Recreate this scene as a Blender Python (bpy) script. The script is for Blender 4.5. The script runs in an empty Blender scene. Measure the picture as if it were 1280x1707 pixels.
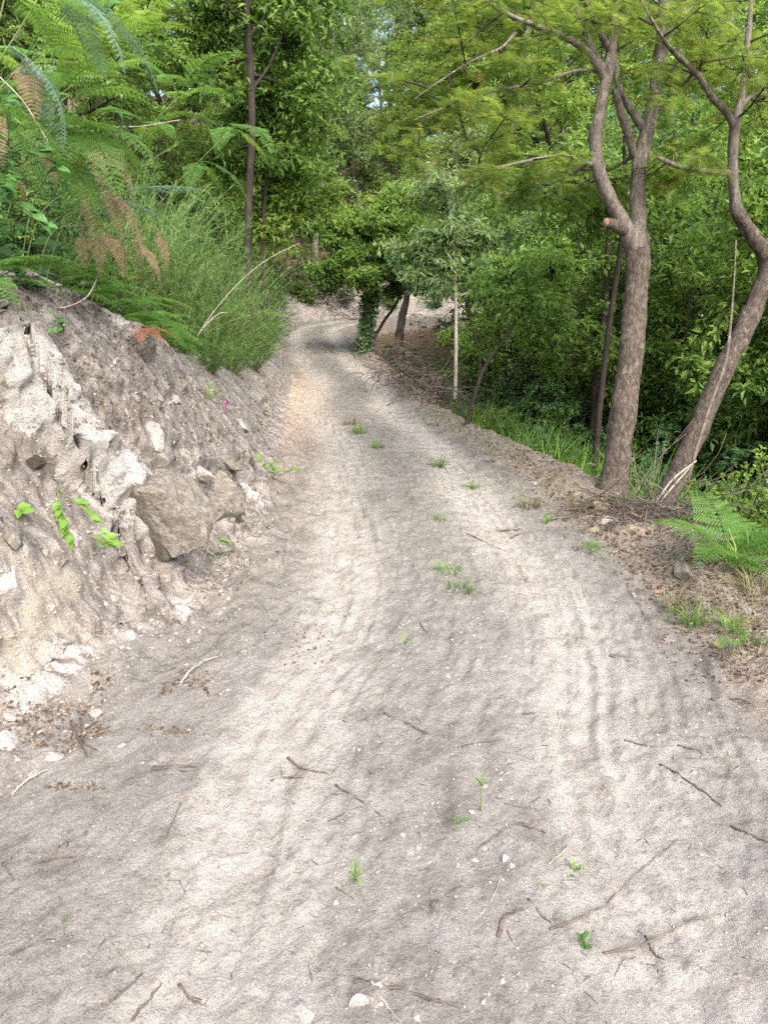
import bpy, math, random
import numpy as np
from mathutils import Vector
from mathutils.bvhtree import BVHTree

R = math.radians
sc = bpy.context.scene
col = sc.collection
rng = np.random.default_rng(11)
random.seed(11)

# ------------------------------------------------------------------ camera
FPX, CX, CY, PITCH = 1284.0, 640.0, 853.5, R(15.4)
CAM = np.array([0.0, 0.0, 1.6])
cd = bpy.data.cameras.new('camera')
cd.sensor_fit = 'VERTICAL'
cd.sensor_height = 24.0
cd.lens = 24.0 * FPX / 1707.0
cd.clip_start, cd.clip_end = 0.05, 2000
cam = bpy.data.objects.new('camera', cd)
col.objects.link(cam)
cam.location = CAM
cam.rotation_euler = (math.pi / 2 - PITCH, 0, 0)
sc.camera = cam

# ------------------------------------------------------------------ sky, sun, exposure
SUN_EL, SUN_AZ = R(46), R(160)          # azimuth measured from +Y towards +X
world = bpy.data.worlds.new('World')
sc.world = world
world.use_nodes = True
nt = world.node_tree
nt.nodes.clear()
sky = nt.nodes.new('ShaderNodeTexSky')
sky.sky_type = 'NISHITA'
sky.sun_disc = False
sky.sun_elevation = SUN_EL
sky.sun_rotation = SUN_AZ
sky.air_density = 1.0
sky.dust_density = 5.0
sky.ozone_density = 0.6
bg = nt.nodes.new('ShaderNodeBackground')
bg.inputs['Strength'].default_value = 0.15
wo = nt.nodes.new('ShaderNodeOutputWorld')
nt.links.new(sky.outputs[0], bg.inputs[0])
nt.links.new(bg.outputs[0], wo.inputs[0])
ld = bpy.data.lights.new('sun', 'SUN')
ld.energy = 1.15
ld.angle = R(55)
ld.color = (1.0, 0.975, 0.94)
sun = bpy.data.objects.new('sun', ld)
col.objects.link(sun)
sun.location = (8, -18, 40)
sdir = Vector((math.sin(SUN_AZ) * math.cos(SUN_EL), math.cos(SUN_AZ) * math.cos(SUN_EL), math.sin(SUN_EL)))
sun.rotation_euler = sdir.to_track_quat('Z', 'Y').to_euler()
sc.view_settings.view_transform = 'Standard'
sc.view_settings.look = 'None'
sc.view_settings.gamma = 1.0
sc.view_settings.exposure = 2.05
sc.cycles.max_bounces = 7
sc.cycles.diffuse_bounces = 4
sc.cycles.glossy_bounces = 2
sc.cycles.transmission_bounces = 4
sc.cycles.transparent_max_bounces = 4
sc.cycles.sample_clamp_indirect = 6.0
sc.cycles.use_denoising = False
sc.cycles.use_adaptive_sampling = False

# ------------------------------------------------------------------ numpy helpers
def ray(u, v):
    xc, yc = (u - CX) / FPX, (CY - v) / FPX
    return np.array([xc, math.cos(PITCH) + yc * math.sin(PITCH), -math.sin(PITCH) + yc * math.cos(PITCH)])

def at_depth(u, v, y):
    d = ray(u, v)
    return CAM + d * (y / d[1])

def norm(a):
    return a / np.maximum(np.linalg.norm(a, axis=-1, keepdims=True), 1e-9)

def hash01(ix, iy, iz, seed):
    M = 0xFFFFFFFF
    h = (ix.astype(np.int64) * 374761393 + iy.astype(np.int64) * 668265263 + iz.astype(np.int64) * 2147483647 + seed * 1274126177) & M
    h = ((h ^ (h >> 13)) * 1274126177) & M
    h = ((h ^ (h >> 16)) * 2246822519) & M
    return ((h ^ (h >> 15)) & 0xFFFFFF) / float(0x1000000)

def vnoise(p, seed=0):
    i = np.floor(p)
    f = p - i
    w = f * f * f * (f * (f * 6 - 15) + 10)
    i = i.astype(np.int64)
    out = 0
    for dx in (0, 1):
        for dy in (0, 1):
            for dz in (0, 1):
                k = (w[:, 0] if dx else 1 - w[:, 0]) * (w[:, 1] if dy else 1 - w[:, 1]) * (w[:, 2] if dz else 1 - w[:, 2])
                out = out + k * hash01(i[:, 0] + dx, i[:, 1] + dy, i[:, 2] + dz, seed)
    return out * 2 - 1

def fbm(p, octaves=4, seed=0, gain=0.5):
    a, s = 1.0, 0
    for o in range(octaves):
        s = s + a * vnoise(p * 2.03 ** o + 17.3 * o, seed + o)
        a *= gain
    return s

def facets(p, seed=0):
    """broken rock: every cell is its own tilted plane; returns offset, cell value, distance to the joint"""
    i = np.floor(p).astype(np.int64)
    n = len(p)
    d1 = np.full(n, 9.0); d2 = np.full(n, 9.0)
    off = np.zeros(n); val = np.zeros(n)
    for dx in (-1, 0, 1):
        for dy in (-1, 0, 1):
            for dz in (-1, 0, 1):
                c = i + np.array([dx, dy, dz])
                h = [hash01(c[:, 0], c[:, 1], c[:, 2], seed + k) for k in range(7)]
                q = np.stack([c[:, 0] + h[0], c[:, 1] + h[1], c[:, 2] + h[2]], 1)
                dv = p - q
                d = np.linalg.norm(dv, axis=1)
                o = (h[3] - .5) * .9 + dv[:, 0] * (h[4] - .5) * 1.5 + dv[:, 1] * (h[5] - .5) * 1.5 + dv[:, 2] * (h[6] - .5) * 1.5
                near = d < d1
                d2 = np.where(near, d1, np.minimum(d2, d))
                off = np.where(near, o, off)
                val = np.where(near, h[3], val)
                d1 = np.where(near, d, d1)
    return off, val, d2 - d1

def sstep(a, b, x):
    t = np.clip((x - a) / (b - a), 0, 1)
    return t * t * (3 - 2 * t)

def catmull(pts, n):
    pts = np.asarray(pts, float)
    P = np.vstack([2 * pts[0] - pts[1], pts, 2 * pts[-1] - pts[-2]])
    m = len(pts) - 1
    t = np.linspace(0, m - 1e-6, n)
    k = t.astype(int)
    f = (t - k)[:, None]
    a, b, c, d = P[k], P[k + 1], P[k + 2], P[k + 3]
    return .5 * (2 * b + (c - a) * f + (2 * a - 5 * b + 4 * c - d) * f ** 2 + (3 * b - a - 3 * c + d) * f ** 3)

# ------------------------------------------------------------------ mesh helpers
def mesh(name, V, F, mats, smooth=True, attrs=None, midx=None):
    """V (n,3); F a list of (m,k) index arrays (triangles and/or quads)"""
    if not isinstance(F, list):
        F = [F]
    F = [np.asarray(f, np.int32) for f in F if len(f)]
    me = bpy.data.meshes.new(name)
    V = np.asarray(V, np.float32)
    me.vertices.add(len(V))
    me.vertices.foreach_set('co', V.ravel())
    nl = sum(f.size for f in F)
    npoly = sum(len(f) for f in F)
    me.loops.add(nl)
    me.loops.foreach_set('vertex_index', np.concatenate([f.ravel() for f in F]))
    me.polygons.add(npoly)
    tot = np.concatenate([np.full(len(f), f.shape[1], np.int32) for f in F])
    start = np.concatenate([[0], np.cumsum(tot)[:-1]]).astype(np.int32)
    me.polygons.foreach_set('loop_start', start)
    me.polygons.foreach_set('loop_total', tot)
    me.polygons.foreach_set('use_smooth', np.full(npoly, smooth))
    if not isinstance(mats, (list, tuple)):
        mats = [mats]
    for m in mats:
        me.materials.append(m)
    if midx is not None:
        me.polygons.foreach_set('material_index', np.asarray(midx, np.int32))
    for k, a in (attrs or {}).items():
        t = me.attributes.new(k, 'FLOAT', 'POINT')
        t.data.foreach_set('value', np.asarray(a, np.float32))
    me.update(calc_edges=True)
    return me

def link(name, data, parent=None, loc=(0, 0, 0), rot=(0, 0, 0), scale=1.0):
    o = bpy.data.objects.new(name, data)
    col.objects.link(o)
    o.location = [float(c) for c in loc]
    o.rotation_euler = rot
    o.scale = (scale, scale, scale) if np.isscalar(scale) else scale
    if parent is not None:
        o.parent = parent
    return o

def tag(o, label=None, category=None, group=None, kind=None):
    if label: o['label'] = label
    if category: o['category'] = category
    if group: o['group'] = group
    if kind: o['kind'] = kind
    return o

def copy_tree(o, parent=None):
    c = o.copy()
    col.objects.link(c)
    c.parent = parent
    for ch in o.children:
        copy_tree(ch, c)
    return c

class MB:
    """collects stamped templates and tubes into one mesh"""
    def __init__(s):
        s.V, s.T, s.Q, s.tint, s.n = [], [], [], [], 0
    def add(s, V, tris=None, quads=None, tint=0.5):
        V = np.asarray(V, float).reshape(-1, 3)
        s.V.append(V)
        if tris is not None: s.T.append(np.asarray(tris).reshape(-1, 3) + s.n)
        if quads is not None: s.Q.append(np.asarray(quads).reshape(-1, 4) + s.n)
        s.tint.append(np.broadcast_to(np.asarray(tint, float), (len(V),)))
        s.n += len(V)
    def stamp(s, tmpl, pos, frames, scale=1.0, tint=None):
        tv, tf = tmpl
        n, k = len(pos), len(tv)
        if n == 0: return
        scale = np.broadcast_to(np.asarray(scale, float), (n,))
        if frames.ndim == 3:
            V = np.einsum('kc,ncd->nkd', tv, frames) * scale[:, None, None] + pos[:, None, :]
        T = (tf[None] + (np.arange(n) * k)[:, None, None]).reshape(-1, 3)
        if tint is None: tint = rng.random(n)
        s.add(V.reshape(-1, 3), tris=T, tint=np.repeat(tint, k))
    def tube(s, pts, rad, sides=8, tint=0.5, rough=0.0, seed=1, cap=True):
        pts = np.asarray(pts, float); rad = np.asarray(rad, float)
        n = len(pts)
        t = norm(np.gradient(pts, axis=0))
        u = np.cross(t[0], [0.31, 0.17, 0.93] if abs(t[0][2]) < .9 else [1, 0, 0])
        u /= np.linalg.norm(u)
        U = []
        for i in range(n):
            u = u - t[i] * np.dot(u, t[i])
            u /= max(np.linalg.norm(u), 1e-9)
            U.append(u)
        U = np.array(U); W = np.cross(t, U)
        a = np.linspace(0, 2 * np.pi, sides, endpoint=False)
        ring = U[:, None, :] * np.cos(a)[None, :, None] + W[:, None, :] * np.sin(a)[None, :, None]
        r = np.repeat(rad[:, None], sides, 1)
        if rough:
            q = (pts[:, None, :] + ring * rad[:, None, None]).reshape(-1, 3)
            r = r * (1 + rough * fbm(q * (2.2 / max(rad.mean() * 3, .05)), 3, seed).reshape(n, sides))
        V = pts[:, None, :] + ring * r[:, :, None]
        V = V.reshape(-1, 3)
        i = np.arange(n - 1)[:, None]; j = np.arange(sides)[None, :]
        jn = (j + 1) % sides
        Q = np.stack([i * sides + j, i * sides + jn, (i + 1) * sides + jn, (i + 1) * sides + j], -1).reshape(-1, 4)
        T = None
        if cap:
            V = np.vstack([V, pts[-1] + t[-1] * rad[-1] * .4, pts[0] - t[0] * rad[0] * .4])
            e = n * sides; b = (n - 1) * sides
            jj = np.arange(sides); jk = (jj + 1) % sides
            T = np.vstack([np.stack([b + jj, b + jk, np.full(sides, e)], 1), np.stack([jk, jj, np.full(sides, e + 1)], 1)])
        s.add(V, tris=T, quads=Q, tint=tint)
    def build(s, name, mats, parent=None, smooth=True, loc=(0, 0, 0), as_mesh=False):
        V = np.vstack(s.V)
        F = []
        if s.T: F.append(np.vstack(s.T))
        if s.Q: F.append(np.vstack(s.Q))
        me = mesh(name, V - np.asarray(loc, float), F, mats, smooth, {'tint': np.concatenate(s.tint)})
        return me if as_mesh else link(name, me, parent, (0, 0, 0) if parent is not None else loc)

def frames_of(d, up):
    x = norm(d)
    y = norm(np.cross(up, x))
    z = np.cross(x, y)
    return np.stack([x, y, z], 1)

def rand_dirs(n, r=rng):
    return norm(r.normal(size=(n, 3)))

# leaf templates (x along the leaf)
def leaf_tmpl(w, fold=.12, droop=.08):
    v = np.array([[0, 0, 0], [.42, w / 2, fold], [1, 0, -droop], [.42, -w / 2, fold]])
    return v, np.array([[0, 2, 1], [0, 3, 2]])

def leaf_fine(w, fold=.1, droop=.12):
    v = np.array([[0, 0, 0], [.2, w * .36, fold * .6], [.5, w * .5, fold], [.8, w * .27, fold * .3 - droop * .3], [1, 0, -droop],
                  [.8, -w * .27, fold * .3 - droop * .3], [.5, -w * .5, fold], [.2, -w * .36, fold * .6], [.5, 0, 0]])
    return v, np.array([[0, 8, 1], [1, 8, 2], [2, 8, 3], [3, 8, 4], [4, 8, 5], [5, 8, 6], [6, 8, 7], [7, 8, 0]])

def feather_tmpl(pairs=8, w=.34, pw=.055):
    V, T = [], []
    for i in range(pairs):
        x = .08 + .9 * i / pairs
        L = w * (.55 + .9 * math.sin(math.pi * min(1, (i + 1.2) / (pairs + 1.5)) ** .8)) * .7
        for sgn in (1, -1):
            k = len(V)
            V += [[x - pw / 2, 0, 0], [x + pw / 2, 0, 0], [x + L * .45, sgn * L, -.05 * i / pairs - .04]]
            T.append([k, k + 1, k + 2] if sgn < 0 else [k + 1, k, k + 2])
    return np.array(V), np.array(T)

# ------------------------------------------------------------------ materials
def new_mat(name):
    m = bpy.data.materials.new(name)
    m.use_nodes = True
    m.node_tree.nodes.clear()
    return m, m.node_tree.nodes, m.node_tree.links

def ramp(n, stops, interp='LINEAR'):
    r = n.new('ShaderNodeValToRGB')
    cr = r.color_ramp
    cr.interpolation = interp
    while len(cr.elements) < len(stops): cr.elements.new(.5)
    for e, (p, c) in zip(cr.elements, stops):
        e.position = p
        e.color = (*c, 1) if len(c) == 3 else c
    return r

def mixc(n, l, fac, a, b, mode='MIX'):
    m = n.new('ShaderNodeMix')
    m.data_type = 'RGBA'
    m.blend_type = mode
    for sock, val in ((m.inputs[0], fac), (m.inputs[6], a), (m.inputs[7], b)):
        if hasattr(val, 'is_linked') or hasattr(val, 'links'):
            l.new(val, sock)
        else:
            sock.default_value = val if not isinstance(val, tuple) else (*val, 1)
    return m.outputs[2]

def math_node(n, l, op, a, b=None, clamp=False):
    m = n.new('ShaderNodeMath')
    m.operation = op
    m.use_clamp = clamp
    for k, v in enumerate((a, b)):
        if v is None: continue
        if hasattr(v, 'links'): l.new(v, m.inputs[k])
        else: m.inputs[k].default_value = v
    return m.outputs[0]

def noise(n, l, vec, scale, detail=4, rough=.55, dist=0.0):
    t = n.new('ShaderNodeTexNoise')
    t.inputs['Scale'].default_value = scale
    t.inputs['Detail'].default_value = detail
    t.inputs['Roughness'].default_value = rough
    t.inputs['Distortion'].default_value = dist
    if vec is not None: l.new(vec, t.inputs['Vector'])
    return t.outputs['Fac']

def leaf_mat(name, stops, trans=.38, tcol=None, rough=.5, spec=.3, vary=.2):
    m, n, l = new_mat(name)
    at = n.new('ShaderNodeAttribute'); at.attribute_name = 'tint'
    rp = ramp(n, stops)
    l.new(at.outputs['Fac'], rp.inputs[0])
    oi = n.new('ShaderNodeObjectInfo')
    hs = n.new('ShaderNodeHueSaturation')
    mr = n.new('ShaderNodeMapRange'); mr.inputs[3].default_value = 1 - vary; mr.inputs[4].default_value = 1 + vary
    l.new(oi.outputs['Random'], mr.inputs[0]); l.new(mr.outputs[0], hs.inputs['Value'])
    l.new(rp.outputs[0], hs.inputs['Color'])
    p = n.new('ShaderNodeBsdfPrincipled')
    p.inputs['Roughness'].default_value = rough
    p.inputs['Specular IOR Level'].default_value = spec
    l.new(hs.outputs[0], p.inputs['Base Color'])
    tr = n.new('ShaderNodeBsdfTranslucent')
    tc = mixc(n, l, .5, hs.outputs[0], tcol or (.22, .34, .04))
    l.new(tc, tr.inputs[0])
    mx = n.new('ShaderNodeMixShader'); mx.inputs[0].default_value = trans
    l.new(p.outputs[0], mx.inputs[1]); l.new(tr.outputs[0], mx.inputs[2])
    o = n.new('ShaderNodeOutputMaterial')
    l.new(mx.outputs[0], o.inputs[0])
    return m

def solid_mat(name, c1, c2, scale=8.0, bump=.3, rough=.85, c3=None, stretch=(1, 1, 1), bump_scale=None, spec=.25):
    """bark, stone and dead wood: two or three tones broken up by noise, with fine relief"""
    m, n, l = new_mat(name)
    tc = n.new('ShaderNodeTexCoord')
    mp = n.new('ShaderNodeMapping')
    mp.inputs['Scale'].default_value = stretch
    l.new(tc.outputs['Object'], mp.inputs[0])
    v = mp.outputs[0]
    f = noise(n, l, v, scale, 6, .62, .3)
    rp = ramp(n, [(.34, c1), (.66, c2)])
    l.new(f, rp.inputs[0])
    c = rp.outputs[0]
    if c3 is not None:
        f3 = noise(n, l, v, scale * .8, 6, .7)
        r3 = ramp(n, [(.54, (0, 0, 0)), (.66, (1, 1, 1))])
        l.new(f3, r3.inputs[0])
        c = mixc(n, l, r3.outputs[0], c, c3)
    at = n.new('ShaderNodeAttribute'); at.attribute_name = 'tint'
    k = math_node(n, l, 'MULTIPLY_ADD', at.outputs['Fac'], .7)
    n.get(k.node.name).inputs[2].default_value = .65
    hs = n.new('ShaderNodeHueSaturation')
    l.new(k, hs.inputs['Value']); l.new(c, hs.inputs['Color'])
    p = n.new('ShaderNodeBsdfPrincipled')
    p.inputs['Roughness'].default_value = rough
    p.inputs['Specular IOR Level'].default_value = spec
    l.new(hs.outputs[0], p.inputs['Base Color'])
    fb = noise(n, l, v, bump_scale or scale * 3, 8, .7)
    b = n.new('ShaderNodeBump'); b.inputs['Strength'].default_value = bump; b.inputs['Distance'].default_value = .02
    l.new(fb, b.inputs['Height']); l.new(b.outputs[0], p.inputs['Normal'])
    o = n.new('ShaderNodeOutputMaterial'); l.new(p.outputs[0], o.inputs[0])
    return m

def ground_mat():
    m, n, l = new_mat('earth_and_sand')
    g = n.new('ShaderNodeNewGeometry')
    P = g.outputs['Position']
    def attr(k):
        a = n.new('ShaderNodeAttribute'); a.attribute_name = k
        return a.outputs['Fac']
    big = noise(n, l, P, .9, 4, .6)
    mid = noise(n, l, P, 7, 6, .65, .4)
    fine = noise(n, l, P, 60, 6, .75)
    grit = noise(n, l, P, 150, 4, .75)
    # sand
    rs = ramp(n, [(.30, (.180, .171, .157)), (.5, (.258, .248, .231)), (.72, (.325, .315, .298))])
    l.new(mid, rs.inputs[0])
    sand = rs.outputs[0]
    rg = ramp(n, [(.30, (.42, .39, .37)), (.45, (.95, .95, .95)), (.62, (1.0, 1.0, 1.0)), (.74, (1.3, 1.3, 1.3))])
    l.new(grit, rg.inputs[0])
    rf = ramp(n, [(.28, (.55, .52, .50)), (.5, (1, 1, 1))])
    l.new(fine, rf.inputs[0])
    sand = mixc(n, l, .85, sand, rf.outputs[0], 'MULTIPLY')
    sand = mixc(n, l, .8, sand, rg.outputs[0], 'MULTIPLY')
    # wheel tracks are packed and paler, the crown between them looser and darker
    tb = math_node(n, l, 'ADD', attr('track'), math_node(n, l, 'MULTIPLY', math_node(n, l, 'SUBTRACT', big, .5), .7))
    rt = ramp(n, [(.22, (.64, .63, .62)), (.5, (.86, .85, .84)), (.82, (1.12, 1.10, 1.08))])
    l.new(tb, rt.inputs[0])
    sand = mixc(n, l, 1.0, sand, rt.outputs[0], 'MULTIPLY')
    # reddish subsoil in the curve
    red = math_node(n, l, 'MULTIPLY', attr('red'), math_node(n, l, 'MULTIPLY', mid, 1.5), True)
    sand = mixc(n, l, red, sand, (.35, .27, .21))
    # bank soil: grey-brown, streaky
    mp = n.new('ShaderNodeMapping')
    mp.inputs['Rotation'].default_value = (R(-14), 0, 0)
    mp.inputs['Scale'].default_value = (.45, 1.7, .34)
    l.new(P, mp.inputs[0])
    st = noise(n, l, mp.outputs[0], 11, 8, .72, .6)
    rb = ramp(n, [(.28, (.070, .061, .054)), (.42, (.160, .145, .132)), (.56, (.26, .242, .225)), (.72, (.355, .336, .318))])
    l.new(st, rb.inputs[0])
    bank = mixc(n, l, .9, rb.outputs[0], rf.outputs[0], 'MULTIPLY')
    bank = mixc(n, l, .6, bank, rg.outputs[0], 'MULTIPLY')
    # pale weathered granite
    wn = math_node(n, l, 'ADD', attr('white'), math_node(n, l, 'MULTIPLY', math_node(n, l, 'SUBTRACT', st, .5), 2.2))
    rw = ramp(n, [(.42, (0, 0, 0)), (.62, (1, 1, 1))])
    l.new(wn, rw.inputs[0])
    rwc = ramp(n, [(.3, (.25, .238, .222)), (.55, (.365, .352, .334)), (.8, (.45, .437, .42))])
    l.new(fine, rwc.inputs[0])
    bank = mixc(n, l, rw.outputs[0], bank, rwc.outputs[0])
    on = math_node(n, l, 'ADD', attr('ochre'), math_node(n, l, 'MULTIPLY', math_node(n, l, 'SUBTRACT', mid, .5), 2.0))
    ro = ramp(n, [(.45, (0, 0, 0)), (.75, (.75, .75, .75))])
    l.new(on, ro.inputs[0])
    bank = mixc(n, l, ro.outputs[0], bank, (.32, .288, .24))
    # forest soil
    rfo = ramp(n, [(.3, (.045, .034, .024)), (.55, (.105, .078, .052)), (.75, (.17, .125, .085))])
    l.new(fine, rfo.inputs[0])
    vg = math_node(n, l, 'ADD', attr('verge'), math_node(n, l, 'MULTIPLY', math_node(n, l, 'SUBTRACT', mid, .5), 1.1))
    rv = ramp(n, [(.25, (0, 0, 0)), (.6, (1, 1, 1))])
    l.new(vg, rv.inputs[0])
    rvc = ramp(n, [(.3, (.085, .070, .058)), (.5, (.175, .150, .126)), (.72, (.31, .275, .24))])
    l.new(fine, rvc.inputs[0])
    bk = math_node(n, l, 'ADD', attr('bank'), math_node(n, l, 'MULTIPLY', math_node(n, l, 'SUBTRACT', mid, .5), .8))
    rk = ramp(n, [(.35, (0, 0, 0)), (.6, (1, 1, 1))])
    l.new(bk, rk.inputs[0])
    c = mixc(n, l, rv.outputs[0], sand, rvc.outputs[0])
    c = mixc(n, l, rk.outputs[0], c, bank)
    fo = math_node(n, l, 'ADD', attr('forest'), math_node(n, l, 'MULTIPLY', math_node(n, l, 'SUBTRACT', mid, .5), .8))
    rfm = ramp(n, [(.4, (0, 0, 0)), (.6, (1, 1, 1))])
    l.new(fo, rfm.inputs[0])
    c = mixc(n, l, rfm.outputs[0], c, rfo.outputs[0])
    p = n.new('ShaderNodeBsdfPrincipled')
    p.inputs['Roughness'].default_value = .95
    p.inputs['Specular IOR Level'].default_value = .12
    l.new(c, p.inputs['Base Color'])
    b1 = n.new('ShaderNodeBump'); b1.inputs['Strength'].default_value = .8; b1.inputs['Distance'].default_value = .018
    l.new(fine, b1.inputs['Height'])
    b2 = n.new('ShaderNodeBump'); b2.inputs['Strength'].default_value = .5; b2.inputs['Distance'].default_value = .003
    l.new(grit, b2.inputs['Height']); l.new(b1.outputs[0], b2.inputs['Normal'])
    b3 = n.new('ShaderNodeBump'); b3.inputs['Distance'].default_value = .025
    l.new(math_node(n, l, 'MULTIPLY', attr('bank'), .9), b3.inputs['Strength'])
    l.new(st, b3.inputs['Height']); l.new(b2.outputs[0], b3.inputs['Normal'])
    l.new(b3.outputs[0], p.inputs['Normal'])
    o = n.new('ShaderNodeOutputMaterial'); l.new(p.outputs[0], o.inputs[0])
    return m

M_ground = ground_mat()
G = lambda *a: a
M_leaf = {
    'broad': leaf_mat('broad_leaf', [(0, (.060, .125, .030)), (.5, (.115, .205, .045)), (1, (.19, .29, .065))], .50, (.36, .54, .08)),
    'chestnut': leaf_mat('chestnut_leaf', [(0, (.075, .14, .030)), (.6, (.145, .245, .048)), (1, (.25, .34, .08))], .52, (.44, .58, .09)),
    'pale': leaf_mat('pale_willow_leaf', [(0, (.075, .135, .045)), (.6, (.15, .235, .085)), (1, (.28, .36, .16))], .38, (.25, .36, .10)),
    'dark': leaf_mat('dark_evergreen_leaf', [(0, (.038, .085, .036)), (.6, (.068, .145, .054)), (1, (.115, .20, .075))], .38, (.20, .36, .08)),
    'mimosa': leaf_mat('feathery_leaf', [(0, (.06, .12, .022)), (.55, (.11, .185, .034)), (.9, (.18, .26, .045)), (1, (.27, .22, .06))], .55, (.34, .45, .06)),
    'broom': leaf_mat('broom_stem', [(0, (.032, .075, .022)), (.6, (.066, .135, .034)), (1, (.125, .21, .055))], .34, (.15, .28, .05)),
    'fern': leaf_mat('fern_green', [(0, (.050, .13, .022)), (.6, (.09, .20, .035)), (1, (.15, .27, .05))], .45, (.22, .38, .05), vary=.2),
    'fern_backlit': leaf_mat('fern_backlit_green', [(0, (.12, .225, .03)), (1, (.195, .31, .045))], .52, (.32, .46, .05), vary=.15),  # sun shining through the fronds is put into this yellow-green
    'fern_blue': leaf_mat('fern_bluish', [(0, (.10, .19, .13)), (1, (.18, .29, .20))], .25, (.16, .30, .15), rough=.4, vary=.12),
    'fern_brown': leaf_mat('fern_dead', [(0, (.155, .098, .060)), (1, (.26, .18, .115))], .25, (.24, .15, .08), rough=.8, vary=.25),
    'fern_rust': leaf_mat('fern_rust', [(0, (.15, .055, .032)), (1, (.25, .11, .06))], .2, (.22, .09, .04), rough=.8, vary=.15),
    'grass': leaf_mat('grass_blade', [(0, (.050, .13, .020)), (.6, (.10, .21, .035)), (1, (.20, .27, .06))], .40, (.22, .38, .05), vary=.25),
    'dry_grass': leaf_mat('dry_grass_blade', [(0, (.13, .12, .06)), (.6, (.19, .17, .085)), (1, (.12, .17, .05))], .35, (.24, .24, .09), vary=.2),
    'bramble': leaf_mat('bramble_leaf', [(0, (.045, .12, .036)), (.6, (.078, .19, .055)), (1, (.15, .28, .07))], .35, (.16, .32, .05), rough=.42, spec=.4),
    'sprig': leaf_mat('bright_sprig_leaf', [(0, (.07, .17, .030)), (1, (.17, .31, .05))], .42, (.28, .42, .05), rough=.4, spec=.4, vary=.1),
    'litter': leaf_mat('dead_leaf', [(0, (.065, .042, .030)), (.5, (.12, .082, .056)), (1, (.21, .16, .115))], .12, (.12, .07, .04), rough=.8, vary=.1),
    'red_leaf': leaf_mat('russet_leaf', [(0, (.20, .08, .04)), (1, (.30, .17, .10))], .2, (.4, .15, .06), rough=.7, vary=.1),
    'yellow': leaf_mat('yellow_bloom', [(0, (.60, .42, .02)), (1, (.75, .60, .06))], .3, (.7, .5, .05), vary=.05),
}
M_bark = solid_mat('brown_bark', (.034, .027, .022), (.112, .092, .076), 42, 1.0, .9, (.16, .147, .13), (1, 1, .45), 70)
M_bark_dark = solid_mat('dark_bark', (.018, .0145, .012), (.052, .042, .034), 10, .8, .9, None, (1, 1, .3), 36)
M_bark_grey = solid_mat('grey_bark', (.065, .055, .047), (.17, .148, .128), 30, .9, .9, (.215, .20, .18), (1, 1, .4), 30)
M_bark_white = solid_mat('pale_bark', (.17, .16, .145), (.32, .305, .285), 7, .5, .8, None, (1, 1, .5), 26)
M_cut = solid_mat('cut_wood', (.13, .075, .045), (.22, .145, .095), 14, .4, .8)
M_twig = solid_mat('dead_twig', (.055, .044, .037), (.14, .117, .10), 20, .5, .9)
M_stick = solid_mat('bleached_stick', (.20, .17, .145), (.34, .30, .265), 16, .4, .9)
M_rock_grey = solid_mat('grey_granite', (.10, .09, .076), (.23, .212, .185), 26, 1.0, .95, (.175, .155, .12), (1, 1, 1), 55)
M_rock_pale = solid_mat('pale_granite', (.22, .205, .19), (.35, .335, .315), 9, .8, .95, (.36, .32, .27), (1, 1, 1), 46)
M_rock_moss = solid_mat('mossy_stone', (.17, .145, .09), (.28, .25, .175), 12, .9, .95, (.14, .16, .06), (1, 1, 1), 40)
M_pebble = solid_mat('pebble', (.18, .168, .152), (.31, .292, .27), 12, .5, .95)
M_rubble = solid_mat('soil_crumb', (.17, .147, .128), (.34, .305, .27), 12, .5, .95)
M_stem = solid_mat('green_stem', (.09, .13, .045), (.16, .20, .07), 20, .2, .7)

# ------------------------------------------------------------------ the lie of the land
ROAD = catmull([(.15, -40), (.1, -20), (.08, -6), (.05, 0), (.1, 2.4), (.30, 3.4), (.37, 4.6), (.18, 6.9), (-.33, 10.6), (-.75, 15), (-1.25, 18.5),
                (-1.75, 21.5), (-2.15, 24.5), (-1.95, 27.0), (-.6, 28.9), (1.6, 29.9), (5, 30.6), (10, 31.2), (16, 31.0), (26, 29), (45, 24), (70, 20)], 420)
Y_HW = [(-40, 1.5), (0, 1.6), (1.5, 1.6), (2.4, 1.48), (3.3, 1.22), (4.6, 1.09), (6.9, 1.10), (10.6, .95), (15, .92), (20, .95), (25, 1.10), (29, 1.25), (400, 1.25)]
_seg = np.linalg.norm(np.diff(ROAD, axis=0), axis=1)
S_ROAD = np.concatenate([[0], np.cumsum(_seg)])
S0 = np.interp(0, ROAD[:200, 1], S_ROAD[:200])
S_ROAD = S_ROAD - S0                                      # arc length, zero abreast of the camera
def tab(s, t):
    return np.interp(s, [a for a, b in t], [b for a, b in t])
Z_ROAD = [(-40, -.3), (0, 0), (11, 0), (15, .03), (18, .10), (21, .24), (25, .58), (28.5, .82), (32, .95), (40, 1.1), (60, 1.6), (110, 3)]
B_H = [(-40, 1.7), (0, 1.62), (4, 1.52), (6, 1.30), (8, 1.08), (11, .92), (15, .82), (20, .70), (24, .6), (28, .65), (34, .8), (110, 1.0)]
B_W = [(-40, .46), (4, .48), (7, .62), (11, .75), (20, .8), (110, .7)]
A_H = [(-40, .12), (2.6, .12), (3.3, .16), (3.9, .28), (8, .26), (15, .18), (110, .15)]
V_W = [(-40, 1.5), (3, 1.35), (4.2, 1.05), (5.5, .72), (6.6, .60), (8.8, .42), (12, .36), (20, .35), (110, .5)]

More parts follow.
